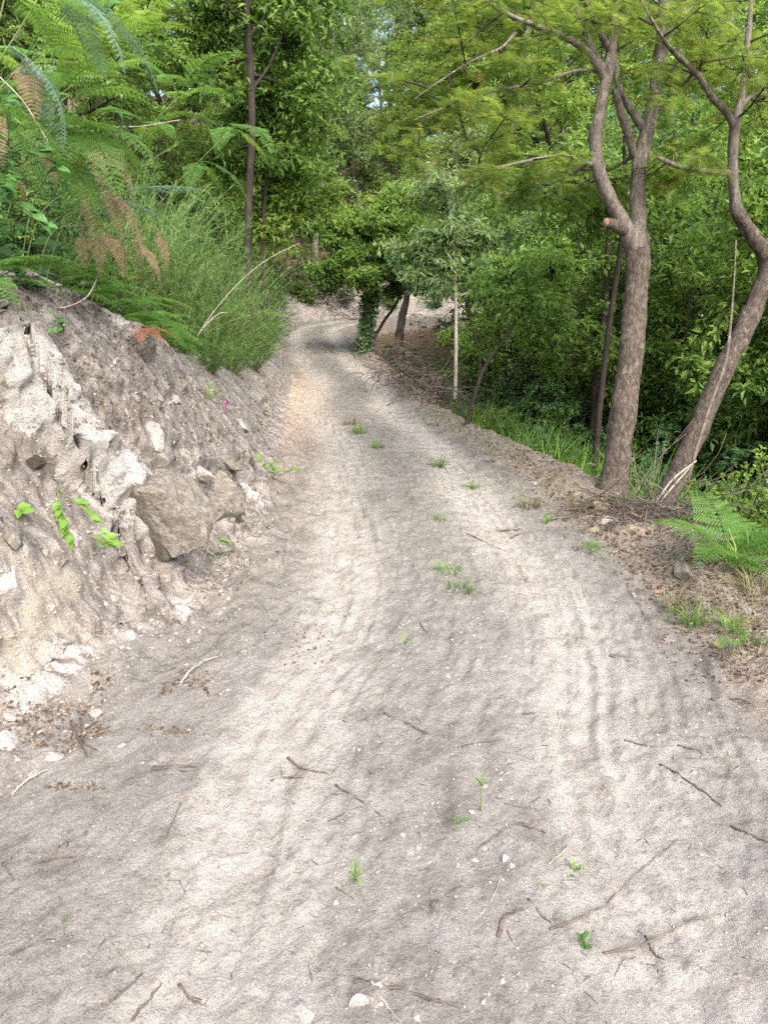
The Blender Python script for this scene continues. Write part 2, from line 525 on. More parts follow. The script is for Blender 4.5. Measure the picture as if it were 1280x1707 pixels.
def road_coords(xy):
    """nearest point of the track: signed distance (positive to the walker's right) and arc length"""
    n = len(xy)
    D = np.empty(n); S = np.empty(n)
    for a in range(0, n, 40000):
        p = xy[a:a + 40000]
        d2 = ((p[:, None, :] - ROAD[None]) ** 2).sum(2)
        k = np.clip(d2.argmin(1), 1, len(ROAD) - 2)
        best = np.full(len(p), 1e9)
        for off in (-1, 0):
            A = ROAD[k + off]; Bv = ROAD[k + off + 1] - A
            t = np.clip(((p - A) * Bv).sum(1) / (Bv ** 2).sum(1), 0, 1)
            q = A + Bv * t[:, None]
            dd = np.linalg.norm(p - q, axis=1)
            sg = np.sign(Bv[:, 1] * (p - A)[:, 0] - Bv[:, 0] * (p - A)[:, 1])
            s = S_ROAD[k + off] + t * np.linalg.norm(Bv, axis=1)
            up = dd < best
            best = np.where(up, dd, best)
            D[a:a + 40000] = np.where(up, dd * sg, D[a:a + 40000])
            S[a:a + 40000] = np.where(up, s, S[a:a + 40000])
    return D, S

def base_height(xy):
    d, s = road_coords(xy)
    hw = tab(s, Y_HW)
    z = tab(s, Z_ROAD)
    eL = -d - hw
    eR = d - hw
    bh, bw = tab(s, B_H), tab(s, B_W)
    ah = tab(s, A_H)
    apron = ah * np.clip((eL + .12) / .50, 0, 1) ** 1.25
    cut = (bh - ah) * (.82 * np.clip((eL - .22) / bw, 0, 1) + .18 * sstep(.22, .22 + bw * 1.6, eL))
    over = np.maximum(eL - .22 - bw, 0)
    hill = .52 * np.minimum(over, 9) + .36 * np.clip(over - 9, 0, 30)
    z = z + np.where(eL > -.12, apron + np.where(eL > .22, cut, 0) + hill, 0)
    vw = tab(s, V_W)
    o = np.maximum(eR - vw, 0)
    berm = .07 * sstep(0, .3, eR) * (1 - sstep(vw * .8, vw * 1.2 + .1, eR))
    drop = -2.5 * (1 - np.exp(-o * .42)) - .02 * np.minimum(o, 30)
    z = z + np.where(eR > 0, berm + drop, 0)
    return z, d, s, hw, eL, eR, over, o

def march(u, v, tmax=60):
    """first point of the undisturbed ground under a pixel"""
    d = ray(u, v)
    t = np.linspace(.5, tmax, 6000)
    P = CAM + d * t[:, None]
    z = base_height(P[:, :2])[0]
    k = np.argmax(P[:, 2] < z)
    return P[k]

RIDGE = catmull([march(*q) for q in ((20, 585), (60, 640), (120, 715), (180, 770), (215, 800), (262, 842))], 40)
FACE = [march(*q) for q in ((60, 1010), (110, 1060), (40, 1090), (20, 960), (90, 960))]

def grow_steps(a, b, step, k):
    out = [a]
    while out[-1] < b:
        out.append(out[-1] + step)
        step *= k
    return np.array(out)

eLs = np.concatenate([np.arange(0, 1.35, .0095), grow_steps(1.36, 260, .02, 1.11)])
eRs = np.concatenate([np.arange(0, 1.9, .02), grow_steps(1.92, 260, .03, 1.13)])
rr = np.linspace(-1, 1, 190)[1:-1]
ys = np.concatenate([-grow_steps(.1, 120, .25, 1.18)[::-1], np.arange(0.05, .9, .06), np.arange(.9, 1.9, .012)])
ylist = list(ys)
while ylist[-1] < 14: ylist.append(ylist[-1] * 1.0066)
while ylist[-1] < 44: ylist.append(ylist[-1] + .22)
st = .4
while ylist[-1] < 330:
    ylist.append(ylist[-1] + st); st *= 1.15
ys = np.array(ylist)
cxs = np.interp(ys, ROAD[:230, 1], ROAD[:230, 0])
kk = np.argmax(ROAD[:, 1] > 24)
cxs = np.where(ys > 24, ROAD[kk, 0], np.interp(ys, ROAD[:kk, 1], ROAD[:kk, 0]))
hws = tab(ys, Y_HW)
X = np.concatenate([cxs[:, None] - hws[:, None] - eLs[::-1][None], cxs[:, None] + hws[:, None] * rr[None], cxs[:, None] + hws[:, None] + eRs[None]], 1)
NR, NC = X.shape
XY = np.stack([X, np.repeat(ys[:, None], NC, 1)], 2).reshape(-1, 2)
z, d, s, hw, eL, eR, over, drop_o = base_height(XY)
P = np.column_stack([XY, z])
def grid_normals(P):
    g = P.reshape(NR, NC, 3)
    du = np.gradient(g, axis=1); dv = np.gradient(g, axis=0)
    return norm(np.cross(du, dv)).reshape(-1, 3)
N = grid_normals(P)
near = (XY[:, 1] > .3) & (XY[:, 1] < 34) & (np.abs(XY[:, 0]) < 25)
bankm = sstep(-.02, .22, eL) * (1 - sstep(.9, 2.2, over))
apronm = sstep(-.30, 0, eL) * (1 - sstep(.2, .4, eL))
roadm = (1 - sstep(-.1, .15, eL)) * (1 - sstep(-.1, .2, eR))
vergem = sstep(-.15, .25, eR)
forestm = np.maximum(sstep(.5, 1.8, over), sstep(.05, .6, drop_o))
# fall-line aligned coordinates for the broken rock of the bank
def d_poly(P, L):
    dm = np.full(len(P), 9.0)
    for a in range(0, len(P), 60000):
        dm[a:a + 60000] = np.sqrt(((P[a:a + 60000, None, :] - L[None]) ** 2).sum(2)).min(1)
    return dm
disp = np.zeros(len(P))
white = np.zeros(len(P)); ochre = np.zeros(len(P))
bi = np.where((bankm + apronm > .01) & near)[0]
Pb = P[bi]
ang = R(-32)
w1 = Pb[:, 1] * math.cos(ang) - Pb[:, 2] * math.sin(ang)
w2 = Pb[:, 1] * math.sin(ang) + Pb[:, 2] * math.cos(ang)
Q = np.stack([Pb[:, 0], w1, w2], 1)
warp = np.stack([fbm(Pb * 2.1, 3, 41), fbm(Pb * 2.1, 3, 42), fbm(Pb * 2.1, 3, 43)], 1)
o1, v1, j1 = facets(Q * np.array([1.5, 1.9, 1.0]) + warp * .16, 3)
o2, v2, j2 = facets(Q * np.array([4.5, 5.5, 3.2]) + warp * .22, 9)
o3, v3, j3 = facets(Q * np.array([13, 15, 10]) + warp * .4, 15)
mid = fbm(Pb * 1.3, 4, 21)
streak = fbm(np.stack([Pb[:, 0] * 3, w1 * 9, w2 * 2.2], 1), 4, 25)
rough = fbm(Pb * 22, 4, 31)
bd = .095 * o1 + .048 * o2 + .015 * o3 + .022 * mid + .014 * streak + .011 * rough + .006 * fbm(Pb * 55, 2, 33) - .03 * np.exp(-j1 / .05) - .012 * np.exp(-j2 / .06)
dr = d_poly(Pb, RIDGE) + .05 * fbm(Pb * 4, 3, 47)
yr = np.interp(Pb[:, 2], RIDGE[::-1, 2], RIDGE[::-1, 1])
bd *= 1 - .35 * np.exp(-(dr / .13) ** 2)
bd += .055 * np.exp(-(np.maximum(dr, 0) / .13) ** 4) * (1 + 1.1 * o3)
bd -= .11 * sstep(.02, .16, yr - Pb[:, 1]) * (1 - sstep(.5, .8, yr - Pb[:, 1])) * sstep(.05, .4, Pb[:, 2]) * (1 - sstep(1.1, 1.4, Pb[:, 2]))
df = d_poly(Pb, np.array(FACE))
bd = bd * (1 - .7 * np.exp(-(df / .22) ** 4)) + .05 * np.exp(-(df / .26) ** 2)
bd *= (1 - .6 * sstep(4.6, 7, Pb[:, 1])) * (1 - .6 * sstep(-.05, .25, over[bi]))
bm = bankm[bi]
disp[bi] = bd * bm + apronm[bi] * (.045 * fbm(Pb * 3.2, 3, 51) + .018 * fbm(Pb * 14, 3, 52) + .02 * np.maximum(o3, 0))
fade = 1 - sstep(5.2, 8.0, Pb[:, 1])
white[bi] = np.clip((1.0 + .4 * v3) * np.exp(-(np.maximum(dr, 0) / .16) ** 4) + .30 * np.exp(-(df / .26) ** 2) + .26 * (v2 > .62) + .32 * (v1 > .72) * fade - .12 * (v2 < .3), 0, 1.2)
ochre[bi] = np.clip(.85 * np.exp(-(df / .20) ** 2) + .3 * (v1 < .2) * fade, 0, 1)
# the track: ruts, crown, ripples, prints
ri = np.where(near & (np.maximum(roadm, vergem * (1 - forestm)) > .01))[0]
Pr = P[ri]
dd, ss, hh = d[ri], s[ri], hw[ri]
wob = .07 * np.sin(ss * .9) + .05 * fbm(np.stack([ss * .6, ss * 0, ss * 0], 1), 2, 5)
rut = np.exp(-((np.abs(dd - .02 - wob) - .57) / .24) ** 2)
RC = np.stack([dd, ss, ss * 0], 1)
lump = fbm(RC * np.array([3.2, .8, 0]), 4, 61)
grain = fbm(RC * np.array([26, 15, 0]), 4, 62, .65)
treadl = np.sin(ss * 2 * np.pi / .085 + 3 * fbm(Pr * 1.5, 2, 8)) * np.exp(-((np.abs(dd - .06 - wob) - .56) / .16) ** 2) * sstep(.0, .5, fbm(Pr * .8, 2, 9))
grooves = fbm(np.stack([dd * 26, ss * 1.3, ss * 0], 1), 3, 63)
fp, fv, fj = facets(np.stack([dd * 3.2, ss * 2.4, ss * 0], 1) + .4 * np.stack([lump, grain, lump], 1), 71)
rd = -.034 * rut + .012 * lump + .0060 * grain + .0014 * treadl + .010 * grooves * (.4 + .6 * rut) + .003 * fp + .008 * np.maximum(0, fbm(RC * np.array([9, 4, 0]), 4, 66)) * (1 - rut)
edge = np.maximum(sstep(-.35, .1, eR[ri]), sstep(-.3, .0, eL[ri]))
rd += edge * (.03 * fbm(Pr * 4.5, 3, 64) + .012 * fbm(Pr * 19, 3, 65))
disp[ri] += rd * np.maximum(roadm[ri], .9 * vergem[ri] * (1 - forestm[ri]))
track = np.full(len(P), .5)
track[ri] = np.clip(.26 + .62 * rut + .10 * lump - .16 * edge + .10 * (1 - sstep(2.2, 4.5, Pr[:, 1])), 0, 1)
red = np.clip(np.exp(-((s - 13) / 4.5) ** 2) * sstep(-.85, .1, eL) * (1 - sstep(.35, .6, eL)), 0, 1)
fi = np.where(forestm > .01)[0]
disp[fi] += forestm[fi] * .22 * fbm(P[fi] * np.array([.5, .5, 0]), 3, 81)
P = P + N * disp[:, None]
NV = grid_normals(P)
r_, c_ = np.meshgrid(np.arange(NR - 1), np.arange(NC - 1), indexing='ij')
a_ = (r_ * NC + c_).ravel()
QF = np.stack([a_, a_ + 1, a_ + NC + 1, a_ + NC], 1)
GROUND = BVHTree.FromPolygons([tuple(p) for p in P.tolist()], QF.tolist())

def submesh(name, sel):
    f = QF[sel]
    used, inv = np.unique(f.ravel(), return_inverse=True)
    at = {k: v[used] for k, v in (('track', track), ('bank', bankm), ('verge', vergem), ('forest', forestm), ('white', white), ('ochre', ochre), ('red', red))}
    me = mesh(name, P[used], inv.reshape(-1, 4), M_ground, True, at)
    me.normals_split_custom_set_from_vertices([tuple(q) for q in NV[used].tolist()])
    return link(name, me)
fc_eL = eL[QF].mean(1); fc_eR = eR[QF].mean(1)
is_bank = (fc_eL > .02) & (over[QF].mean(1) < 1.0) & (s[QF].mean(1) > -3)
is_road = ~is_bank & (fc_eL <= .02) & (fc_eR <= .12)
tag(submesh('dirt_road', is_road), 'pale sandy dirt track with two wheel ruts bending out of sight', kind='structure')
tag(submesh('earth_bank', is_bank), 'cut bank of grey soil and pale broken granite', kind='structure')
tag(submesh('ground', ~is_bank & ~is_road), 'verge, ravine and wooded hillside soil', kind='structure')

def hit(u, v):
    d = Vector(ray(u, v)).normalized()
    loc, nrm, i, dist = GROUND.ray_cast(Vector(CAM), d)
    if loc is None: return CAM + np.array(d) * 5, np.array([.5, -.5, .7])
    return np.array(loc), np.array(nrm)

def drop(x, y):
    loc, nrm, i, dist = GROUND.ray_cast(Vector((x, y, 200)), Vector((0, 0, -1)))
    return np.array(loc) if loc is not None else np.array([x, y, 0.0])
# ------------------------------------------------------------------ plant builders
def path_at(path, t):
    path = np.asarray(path)
    x = np.clip(t, 0, 1) * (len(path) - 1)
    k = np.minimum(x.astype(int), len(path) - 2)
    f = (x - k)[:, None]
    return path[k] * (1 - f) + path[k + 1] * f, norm(path[k + 1] - path[k])

def side_branch(p0, d0, L, r, droop=-.1, wig=.12, n=6):
    """a limb that starts at p0 along d0 and bends towards droop (negative = down)"""
    pts = [np.array(p0, float)]
    d = norm(np.array(d0, float))
    for i in range(n):
        d = norm(d + np.array([0, 0, droop]) + r.normal(size=3) * wig)
        pts.append(pts[-1] + d * L / n)
    return catmull(pts, n * 2 + 1)

def fork_out(path, r, ts, lens, spread, lift, droop, wig=.12, flat=.0):
    out = []
    P_, T_ = path_at(path, np.asarray(ts))
    a0 = r.random() * 6.28
    for i in range(len(ts)):
        t = T_[i]
        az = a0 + i * 2.4 + r.normal() * .4
        side = np.array([math.cos(az), math.sin(az), 0.0])
        side = side - t * np.dot(side, t)
        dr = norm(norm(side) * spread + t * (1 - spread) + np.array([0, 0, lift]))
        if flat: dr[2] *= 1 - flat
        out.append(side_branch(P_[i], dr, lens[i], r, droop, wig))
    return out

def leaves_along(mb, tmpl, path, n, size, r, spread=.8, up_jit=.45, t0=.1, off=.02, droop=-.1, tint=None, size_jit=.3):
    t = np.sort(t0 + (1 - t0) * r.random(n))
    p, tg = path_at(path, t)
    side = np.cross(tg, [0, 0, 1.0])
    side = norm(side + r.normal(size=(n, 3)) * .25) * np.where(np.arange(n) % 2, 1, -1)[:, None]
    dv = norm(side * spread + tg * (1.1 - spread) + r.normal(size=(n, 3)) * .25 + np.array([0, 0, droop]))
    up = norm(np.array([0, 0, 1.0]) + r.normal(size=(n, 3)) * up_jit)
    sz = size * (1 - size_jit + 2 * size_jit * r.random(n))
    tn = np.clip((tint if tint is not None else .5) + r.normal(size=n) * .22, 0, 1)
    mb.stamp(tmpl, p + side * off, frames_of(dv, up), sz, tn)

def leaf_ball(mb, tmpl, c, rad, n, size, r, tint=.5, out=.5, up_jit=.55):
    q = rand_dirs(n, r) * (r.random(n) ** .45)[:, None] * np.asarray(rad)
    dv = norm(norm(q) * out + r.normal(size=(n, 3)) * .6 + np.array([0, 0, -.15]))
    up = norm(np.array([0, 0, 1.0]) + norm(q) * .5 + r.normal(size=(n, 3)) * up_jit)
    mb.stamp(tmpl, np.asarray(c) + q, frames_of(dv, up), size * (.65 + .7 * r.random(n)), np.clip(tint + r.normal(size=n) * .2, 0, 1))

def tree_meshes(seed, h, r0, crown_from, crown_r, n1, n2, per, size, tmpl, leafm, barkm, lean=.06, shape='oval', droop=-.05, ball=.22):
    """trunk mesh and crown mesh of one broadleaf tree standing at the origin"""
    r = np.random.default_rng(seed)
    w, f = MB(), MB()
    pts = [np.array([0, 0, -.25])]
    dv = np.array([r.normal() * lean, r.normal() * lean, 1.0])
    k = 7
    for i in range(k):
        dv = norm(dv + r.normal(size=3) * np.array([.10, .10, .02]))
        pts.append(pts[-1] + dv * (h + .25) / k)
    trunk = catmull(pts, 26)
    tt = np.linspace(0, 1, 26)
    tr = r0 * (1 - tt) ** .75 * (1 + .5 * np.exp(-tt * 22)) + .012
    w.tube(trunk, tr, 9, .45, .18, seed)
    ts = crown_from + (1 - crown_from) * ((np.arange(n1) + .3) / n1)
    u = (ts - crown_from) / (1 - crown_from)
    prof = {'oval': np.sqrt(np.clip(1 - (1.7 * u - .75) ** 2, .12, 1)), 'cone': 1.05 - .85 * u, 'top': .45 + .75 * u - .7 * u ** 3}[shape]
    lens = crown_r * prof * (.75 + .5 * r.random(n1))
    for b, tb, ub, L in zip(fork_out(trunk, r, ts, lens, .78, .25, droop, .13), ts, u, lens):
        rb = max(.012, r0 * (1 - tb) ** .75 * .42)
        w.tube(b, np.linspace(rb, .006, len(b)), 5, .4)
        m = max(2, int(n2 * L / crown_r + .5))
        t2 = .28 + .72 * (np.arange(m) + .7 * r.random(m)) / m
        l2 = L * .42 * (1.15 - .5 * t2) * (.7 + .6 * r.random(m))
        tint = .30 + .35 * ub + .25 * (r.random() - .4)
        for b2, L2 in zip(fork_out(b, r, t2, l2, .65, .12, -.06, .18), l2):
            w.tube(b2[::3], np.linspace(rb * .4, .004, len(b2[::3])), 3, .4)
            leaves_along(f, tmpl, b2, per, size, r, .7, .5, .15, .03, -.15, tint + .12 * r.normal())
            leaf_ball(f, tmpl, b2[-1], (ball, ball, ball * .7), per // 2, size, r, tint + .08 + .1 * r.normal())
    return w.build('trunk', barkm, as_mesh=True), f.build('crown', leafm, smooth=False, as_mesh=True)

def tree_thing(name, meshes, loc, rz, scale, label, group=None, category='tree', leafm=None):
    e = link(name, None, None, loc, (0, 0, rz), scale)
    e.empty_display_size = .2
    tag(e, label, category, group)
    link('trunk', meshes[0], e)
    link('crown', meshes[1], e)
    return e

def frond_mesh(seed, L, pairs, e0, e1, mat, curl=0.0, width=.34):
    r = np.random.default_rng(seed)
    t = np.linspace(0, 1, 26)
    el = e0 + (e1 - e0) * t ** 1.1
    az = curl * t ** 1.5
    stp = np.stack([np.cos(el) * np.cos(az), np.cos(el) * np.sin(az), np.sin(el)], 1) * L / 25
    path = np.vstack([[0, 0, 0], np.cumsum(stp[:-1], 0)])
    mb = MB()
    mb.tube(path, np.linspace(.0045, .001, 26), 4, .3)
    ft = feather_tmpl(9, .17, .075)
    tp = .2 + .78 * (np.arange(pairs) / pairs) ** .92
    p, tg = path_at(path, tp)
    ln = L * width * np.minimum(1, (tp - .12) / .14) * np.clip(1.03 - tp, .03, 1) ** .82
    for sgn in (1, -1):
        side = norm(np.cross([0, 0, 1.0], tg)) * sgn
        nrm = np.cross(tg, side) * sgn
        dv = norm(side + tg * .42 + np.array([0, 0, -.14]) + r.normal(size=(pairs, 3)) * .06)
        mb.stamp(ft, p, frames_of(dv, nrm + r.normal(size=(pairs, 3)) * .12), ln, np.clip(.45 + .25 * tp + r.normal(size=pairs) * .12, 0, 1))
    return mb.build('frond', mat, as_mesh=True, smooth=False)

def fern(loc, fronds, label, group=None, name='bracken_fern', category='fern'):
    """fronds: (mesh, heading, tilt, scale[, offset])"""
    e = link(name, None, None, loc)
    tag(e, label, category, group)
    for q in fronds:
        m, a, tilt, s_ = q[:4]
        link('frond', m, e, q[4] if len(q) > 4 else (0, 0, 0), (0, tilt, a), s_)
    return e

def blade_tmpl(w=.05, bend=.35):
    v = np.array([[0, -w / 2, 0], [0, w / 2, 0], [.5, -w * .42, -.06 * bend], [.5, w * .42, -.06 * bend], [1, 0, -bend]])
    return v, np.array([[0, 1, 3], [0, 3, 2], [2, 3, 4]])

def grass_mesh(seed, n, rad, L, mat, up=.9, w=.045, name='blades'):
    r = np.random.default_rng(seed)
    mb = MB()
    a = r.random(n) * 6.283
    p = np.stack([np.cos(a), np.sin(a), 0 * a], 1) * (rad * np.sqrt(r.random(n)))[:, None]
    p[:, 2] -= .01
    dv = norm(np.stack([np.cos(a), np.sin(a), 0 * a], 1) * (.15 + .7 * r.random(n))[:, None] + r.normal(size=(n, 3)) * .2 + np.array([0, 0, up]))
    mb.stamp(blade_tmpl(w), p, frames_of(dv, np.array([0, 0, 1.0]) + r.normal(size=(n, 3)) * .1 - dv * .2), L * (.5 + .7 * r.random(n)), r.random(n))
    return mb.build(name, mat, as_mesh=True, smooth=False)

def broom_meshes(seed, n, h, spread, mat, per=36, size=.062):
    r = np.random.default_rng(seed)
    w, f = MB(), MB()
    t = blade_tmpl(.10, .15)
    for i in range(n):
        a = r.random() * 6.283
        tilt = spread * math.sqrt(r.random())
        L = h * (.6 + .5 * r.random())
        st = side_branch((math.cos(a) * .12 * r.random(), math.sin(a) * .12 * r.random(), -.08), (math.cos(a) * tilt, math.sin(a) * tilt, 1), L, r, -.035 - .05 * tilt, .07, 5)
        w.tube(st[::2], np.linspace(.007, .002, len(st[::2])), 3, .5)
        m = per
        tt = .12 + .88 * r.random(m) ** .8
        p, tg = path_at(st, tt)
        dv = norm(tg * .75 + r.normal(size=(m, 3)) * .42 + np.array([0, 0, .1]))
        k = r.normal() * .14
        # every twiglet carries a few narrow blades
        for q in range(3):
            d2 = norm(dv + r.normal(size=(m, 3)) * .35)
            f.stamp(t, p + dv * (size * .55 * q), frames_of(d2, r.normal(size=(m, 3))), size * (.6 + .9 * r.random(m)), np.clip(.35 + .35 * tt + k + r.normal(size=m) * .15, 0, 1))
    return w.build('stems', M_stem, as_mesh=True), f.build('foliage', mat, as_mesh=True, smooth=False)

def shrub_meshes(seed, n, h, rad, per, size, tmpl, mat, barkm, droop=-.05):
    r = np.random.default_rng(seed)
    w, f = MB(), MB()
    for i in range(n):
        a = i * 2.4 + r.normal() * .3
        tilt = .15 + .9 * r.random()
        L = h * (.55 + .55 * r.random())
        st = side_branch((math.cos(a) * .1, math.sin(a) * .1, -.15), (math.cos(a) * tilt * rad / h, math.sin(a) * tilt * rad / h, 1), L, r, droop * .5, .12, 6)
        w.tube(st, np.linspace(.018, .004, len(st)), 4, .4)
        m = 7
        t2 = .18 + .8 * (np.arange(m) + r.random(m) * .8) / m
        l2 = rad * .55 * (1.15 - .6 * t2) * (.7 + .6 * r.random(m))
        tint = .42 + .18 * r.normal()
        for b2 in fork_out(st, r, t2, l2, .75, .1, droop, .2):
            w.tube(b2[::3], np.linspace(.006, .002, len(b2[::3])), 3, .4)
            leaves_along(f, tmpl, b2, per, size, r, .75, .5, .1, .02, -.12, tint)
    return w.build('stems', barkm, as_mesh=True), f.build('foliage', mat, as_mesh=True, smooth=False)

def plant_thing(name, meshes, loc, rz, scale, label, category, group=None, rot=None):
    e = link(name, None, None, loc, rot or (0, 0, rz), scale)
    tag(e, label, category, group)
    for m in meshes:
        link(m.name.split('.')[0], m, e)
    return e

# ------------------------------------------------------------------ the forked tree on the verge and the leaning tree behind it
def px_path(rows, y0, n):
    """rows: (u, v, radius in pixels, metres behind the foot)"""
    pts = np.array([at_depth(u, v, y0 + dy) for u, v, rp, dy in rows])
    rad = np.array([.71 * rp / FPX * (y0 + dy) for u, v, rp, dy in rows])
    return catmull(pts, n), np.interp(np.linspace(0, 1, n), np.linspace(0, 1, len(rad)), rad)

FEATHER = feather_tmpl(8, .40, .06)
def mimosa_sprays(f, w, limb, r, n, L, size, tint, t0=.3, lift=.05, leafn=34):
    ts = t0 + (1 - t0) * (np.arange(n) + .6 * r.random(n)) / n
    for b in fork_out(limb, r, ts, L * (.6 + .7 * r.random(n)), .8, lift, -.05, .12):
        w.tube(b[::2], np.linspace(.008, .003, len(b[::2])), 4, .35)
        k = 5
        t2 = .2 + .8 * (np.arange(k) + .5 * r.random(k)) / k
        for c in fork_out(b, r, t2, L * .42 * (.6 + .7 * r.random(k)), .7, .0, -.07, .12, .5):
            w.tube(c[::3], np.linspace(.004, .002, len(c[::3])), 3, .35)
            leaves_along(f, FEATHER, c, leafn // 2, size, r, .75, .3, .05, .0, -.12, tint + .14 * r.normal())
        leaves_along(f, FEATHER, b, leafn // 2, size, r, .75, .3, .3, .0, -.12, tint)

YF = 6.42
foot = drop(at_depth(1022, 815, YF)[0], YF)
tree = link('forked_tree', None, None, (foot[0], YF, foot[2]))
tag(tree, 'large brown-barked tree forking into two tall stems on the verge', 'tree')
off = np.array([foot[0], YF, foot[2]])
def part_of(mb, name, mat, parent, o, smooth=True):
    me = mb.build(name, mat, as_mesh=True, smooth=smooth)
    co = np.empty(len(me.vertices) * 3, np.float32)
    me.vertices.foreach_get('co', co)
    co = co.reshape(-1, 3) - np.asarray(o, np.float32)
    me.vertices.foreach_set('co', co.ravel())
    return link(name, me, parent)
r1 = np.random.default_rng(5)
mb = MB()
pa, ra = px_path([(1012, 862, 64, 0), (1020, 822, 42, 0), (1025, 785, 33, 0), (1030, 740, 29, 0), (1043, 650, 29, 0), (1054, 560, 27, .02), (1060, 480, 25, .05), (1062, 420, 27, .08), (1060, 385, 22, .1)], YF, 48)
mb.tube(catmull(pa, 110), np.interp(np.linspace(0, 1, 110), np.linspace(0, 1, len(ra)), ra), 32, .6, .13, 3)
part_of(mb, 'trunk', M_bark, tree, off)
limbs = []
def limb(rows, n=30, name='branch', mat=M_bark_grey, y0=None, tr=None, o=None, sides=12, tint=.6):
    q, rad = px_path(rows, y0 or YF, n)
    m_ = MB(); m_.tube(q, rad, sides, tint, .16, int(abs(q[0, 0]) * 999) + n)
    part_of(m_, name, mat, tr or tree, off if o is None else o)
    limbs.append(q)
    return q
right = limb([(1060, 415, 25, .08), (1063, 370, 19, .1), (1063, 320, 17, .12), (1069, 255, 17, .15), (1083, 195, 15, .2), (1096, 120, 13, .25), (1104, 40, 12, .3), (1113, -80, 11, .4), (1128, -230, 9, .5), (1150, -420, 6, .7), (1190, -640, 3, .9)], 60, 'stem', sides=14)
left = limb([(1062, 420, 22, .08), (1040, 378, 17, .02), (1018, 335, 15, -.05), (998, 285, 14, -.1), (992, 235, 14, -.12), (1000, 180, 13, -.12), (1010, 130, 13, -.1), (1020, 70, 11, -.05), (1031, 0, 10, 0), (1042, -120, 8, .1), (1040, -280, 6, .15), (1010, -480, 3, .1)], 60, 'stem', sides=14)
sb = MB(); q, rad = px_path([(1040, 384, 13, 0), (1022, 374, 12, -.06), (1010, 371, 11, -.1)], YF, 8)
sb.tube(q, rad, 12, .6, .1, 9); stub = part_of(sb, 'stub', M_bark, tree, off)
sb = MB(); q2, rad2 = px_path([(1011.2, 371.2, 9.5, -.099), (1008.0, 370.8, 9.2, -.107)], YF, 4)
sb.tube(q2, rad2, 12, .6); part_of(sb, 'cut_face', M_cut, stub, off)
bl1 = limb([(1008, 135, 8, -.1), (985, 95, 7.5, -.2), (955, 68, 7, -.3), (905, 48, 5.5, -.5), (855, 28, 4.5, -.7), (808, 0, 4, -.9), (740, -50, 3, -1.2)], 40)
bl2 = limb([(1010, 120, 8, -.1), (988, 90, 8, -.05), (976, 55, 7, .05), (962, 15, 6, .15), (945, -40, 5, .3), (920, -150, 3.5, .5)], 36)
bl3 = limb([(1015, 85, 7, -.08), (1000, 55, 6.5, -.2), (985, 25, 6, -.35), (965, -15, 5, -.5), (930, -110, 3.5, -.8)], 30)
bx1 = limb([(1057, 262, 9, .14), (1047, 225, 9, .08), (1035, 190, 8.5, .02), (1024, 150, 8, -.05)], 20)
bx2 = limb([(1072, 215, 9, .18), (1056, 190, 8.5, .2), (1040, 165, 7.5, .2), (1030, 140, 7, .15), (1018, 60, 5, .25), (1000, -30, 3.5, .5)], 28)
bh1 = limb([(987, 275, 5, -.1), (965, 265, 4.5, -.2), (925, 260, 3.6, -.4), (870, 270, 3, -.7), (800, 285, 1.8, -1.0), (740, 290, .5, -1.2)], 30, sides=8)
bh2 = limb([(990, 262, 4.5, -.1), (975, 275, 4, .1), (950, 292, 3.5, .4), (910, 310, 2, .8), (860, 330, .6, 1.2)], 24, sides=8)
bh3 = limb([(1000, 120, 4, -.1), (960, 118, 3.6, -.2), (900, 138, 3.2, -.45), (830, 152, 2.8, -.7), (740, 180, 1.5, -1.0), (690, 200, .5, -1.2)], 30, sides=8)
bh4 = limb([(858, 55, 3.6, -.6), (835, 80, 3, -.7), (790, 100, 2.6, -.8), (740, 130, 1.3, -1.0), (690, 165, .5, -1.1)], 24, sides=8)
br1 = limb([(1100, 80, 6, .3), (1125, 30, 5, .3), (1150, -20, 4, .2), (1190, -100, 3, 0)], 24, sides=8)
br2 = limb([(1085, 190, 5, .2), (1130, 150, 4, .1), (1180, 95, 3, -.2), (1240, 50, 2, -.5)], 24, sides=8)
br3 = limb([(1080, 225, 4.5, .2), (1040, 270, 4, .9), (980, 300, 3, 1.6), (930, 340, 2, 2.2)], 24, sides=8)
f, w = MB(), MB()
for q, n, L, t0, tn in ((bl1, 6, .55, .4, .55), (bl2, 4, .6, .5, .6), (bl3, 4, .6, .5, .6), (bh1, 6, .42, .3, .5), (bh2, 5, .42, .3, .5), (bh3, 6, .45, .35, .5), (bh4, 5, .45, .25, .45),
                        (br1, 4, .6, .3, .6), (br2, 5, .5, .3, .6), (br3, 5, .45, .4, .4), (bx2, 3, .6, .7, .6), (right, 6, .9, .62, .6), (left, 6, .9, .68, .6)):
    mimosa_sprays(f, w, q, r1, n, L, .095, tn, t0, leafn=34)
part_of(w, 'twigs', M_bark_dark, tree, off)['kind'] = 'stuff'
part_of(f, 'foliage', M_leaf['mimosa'], tree, off, False)

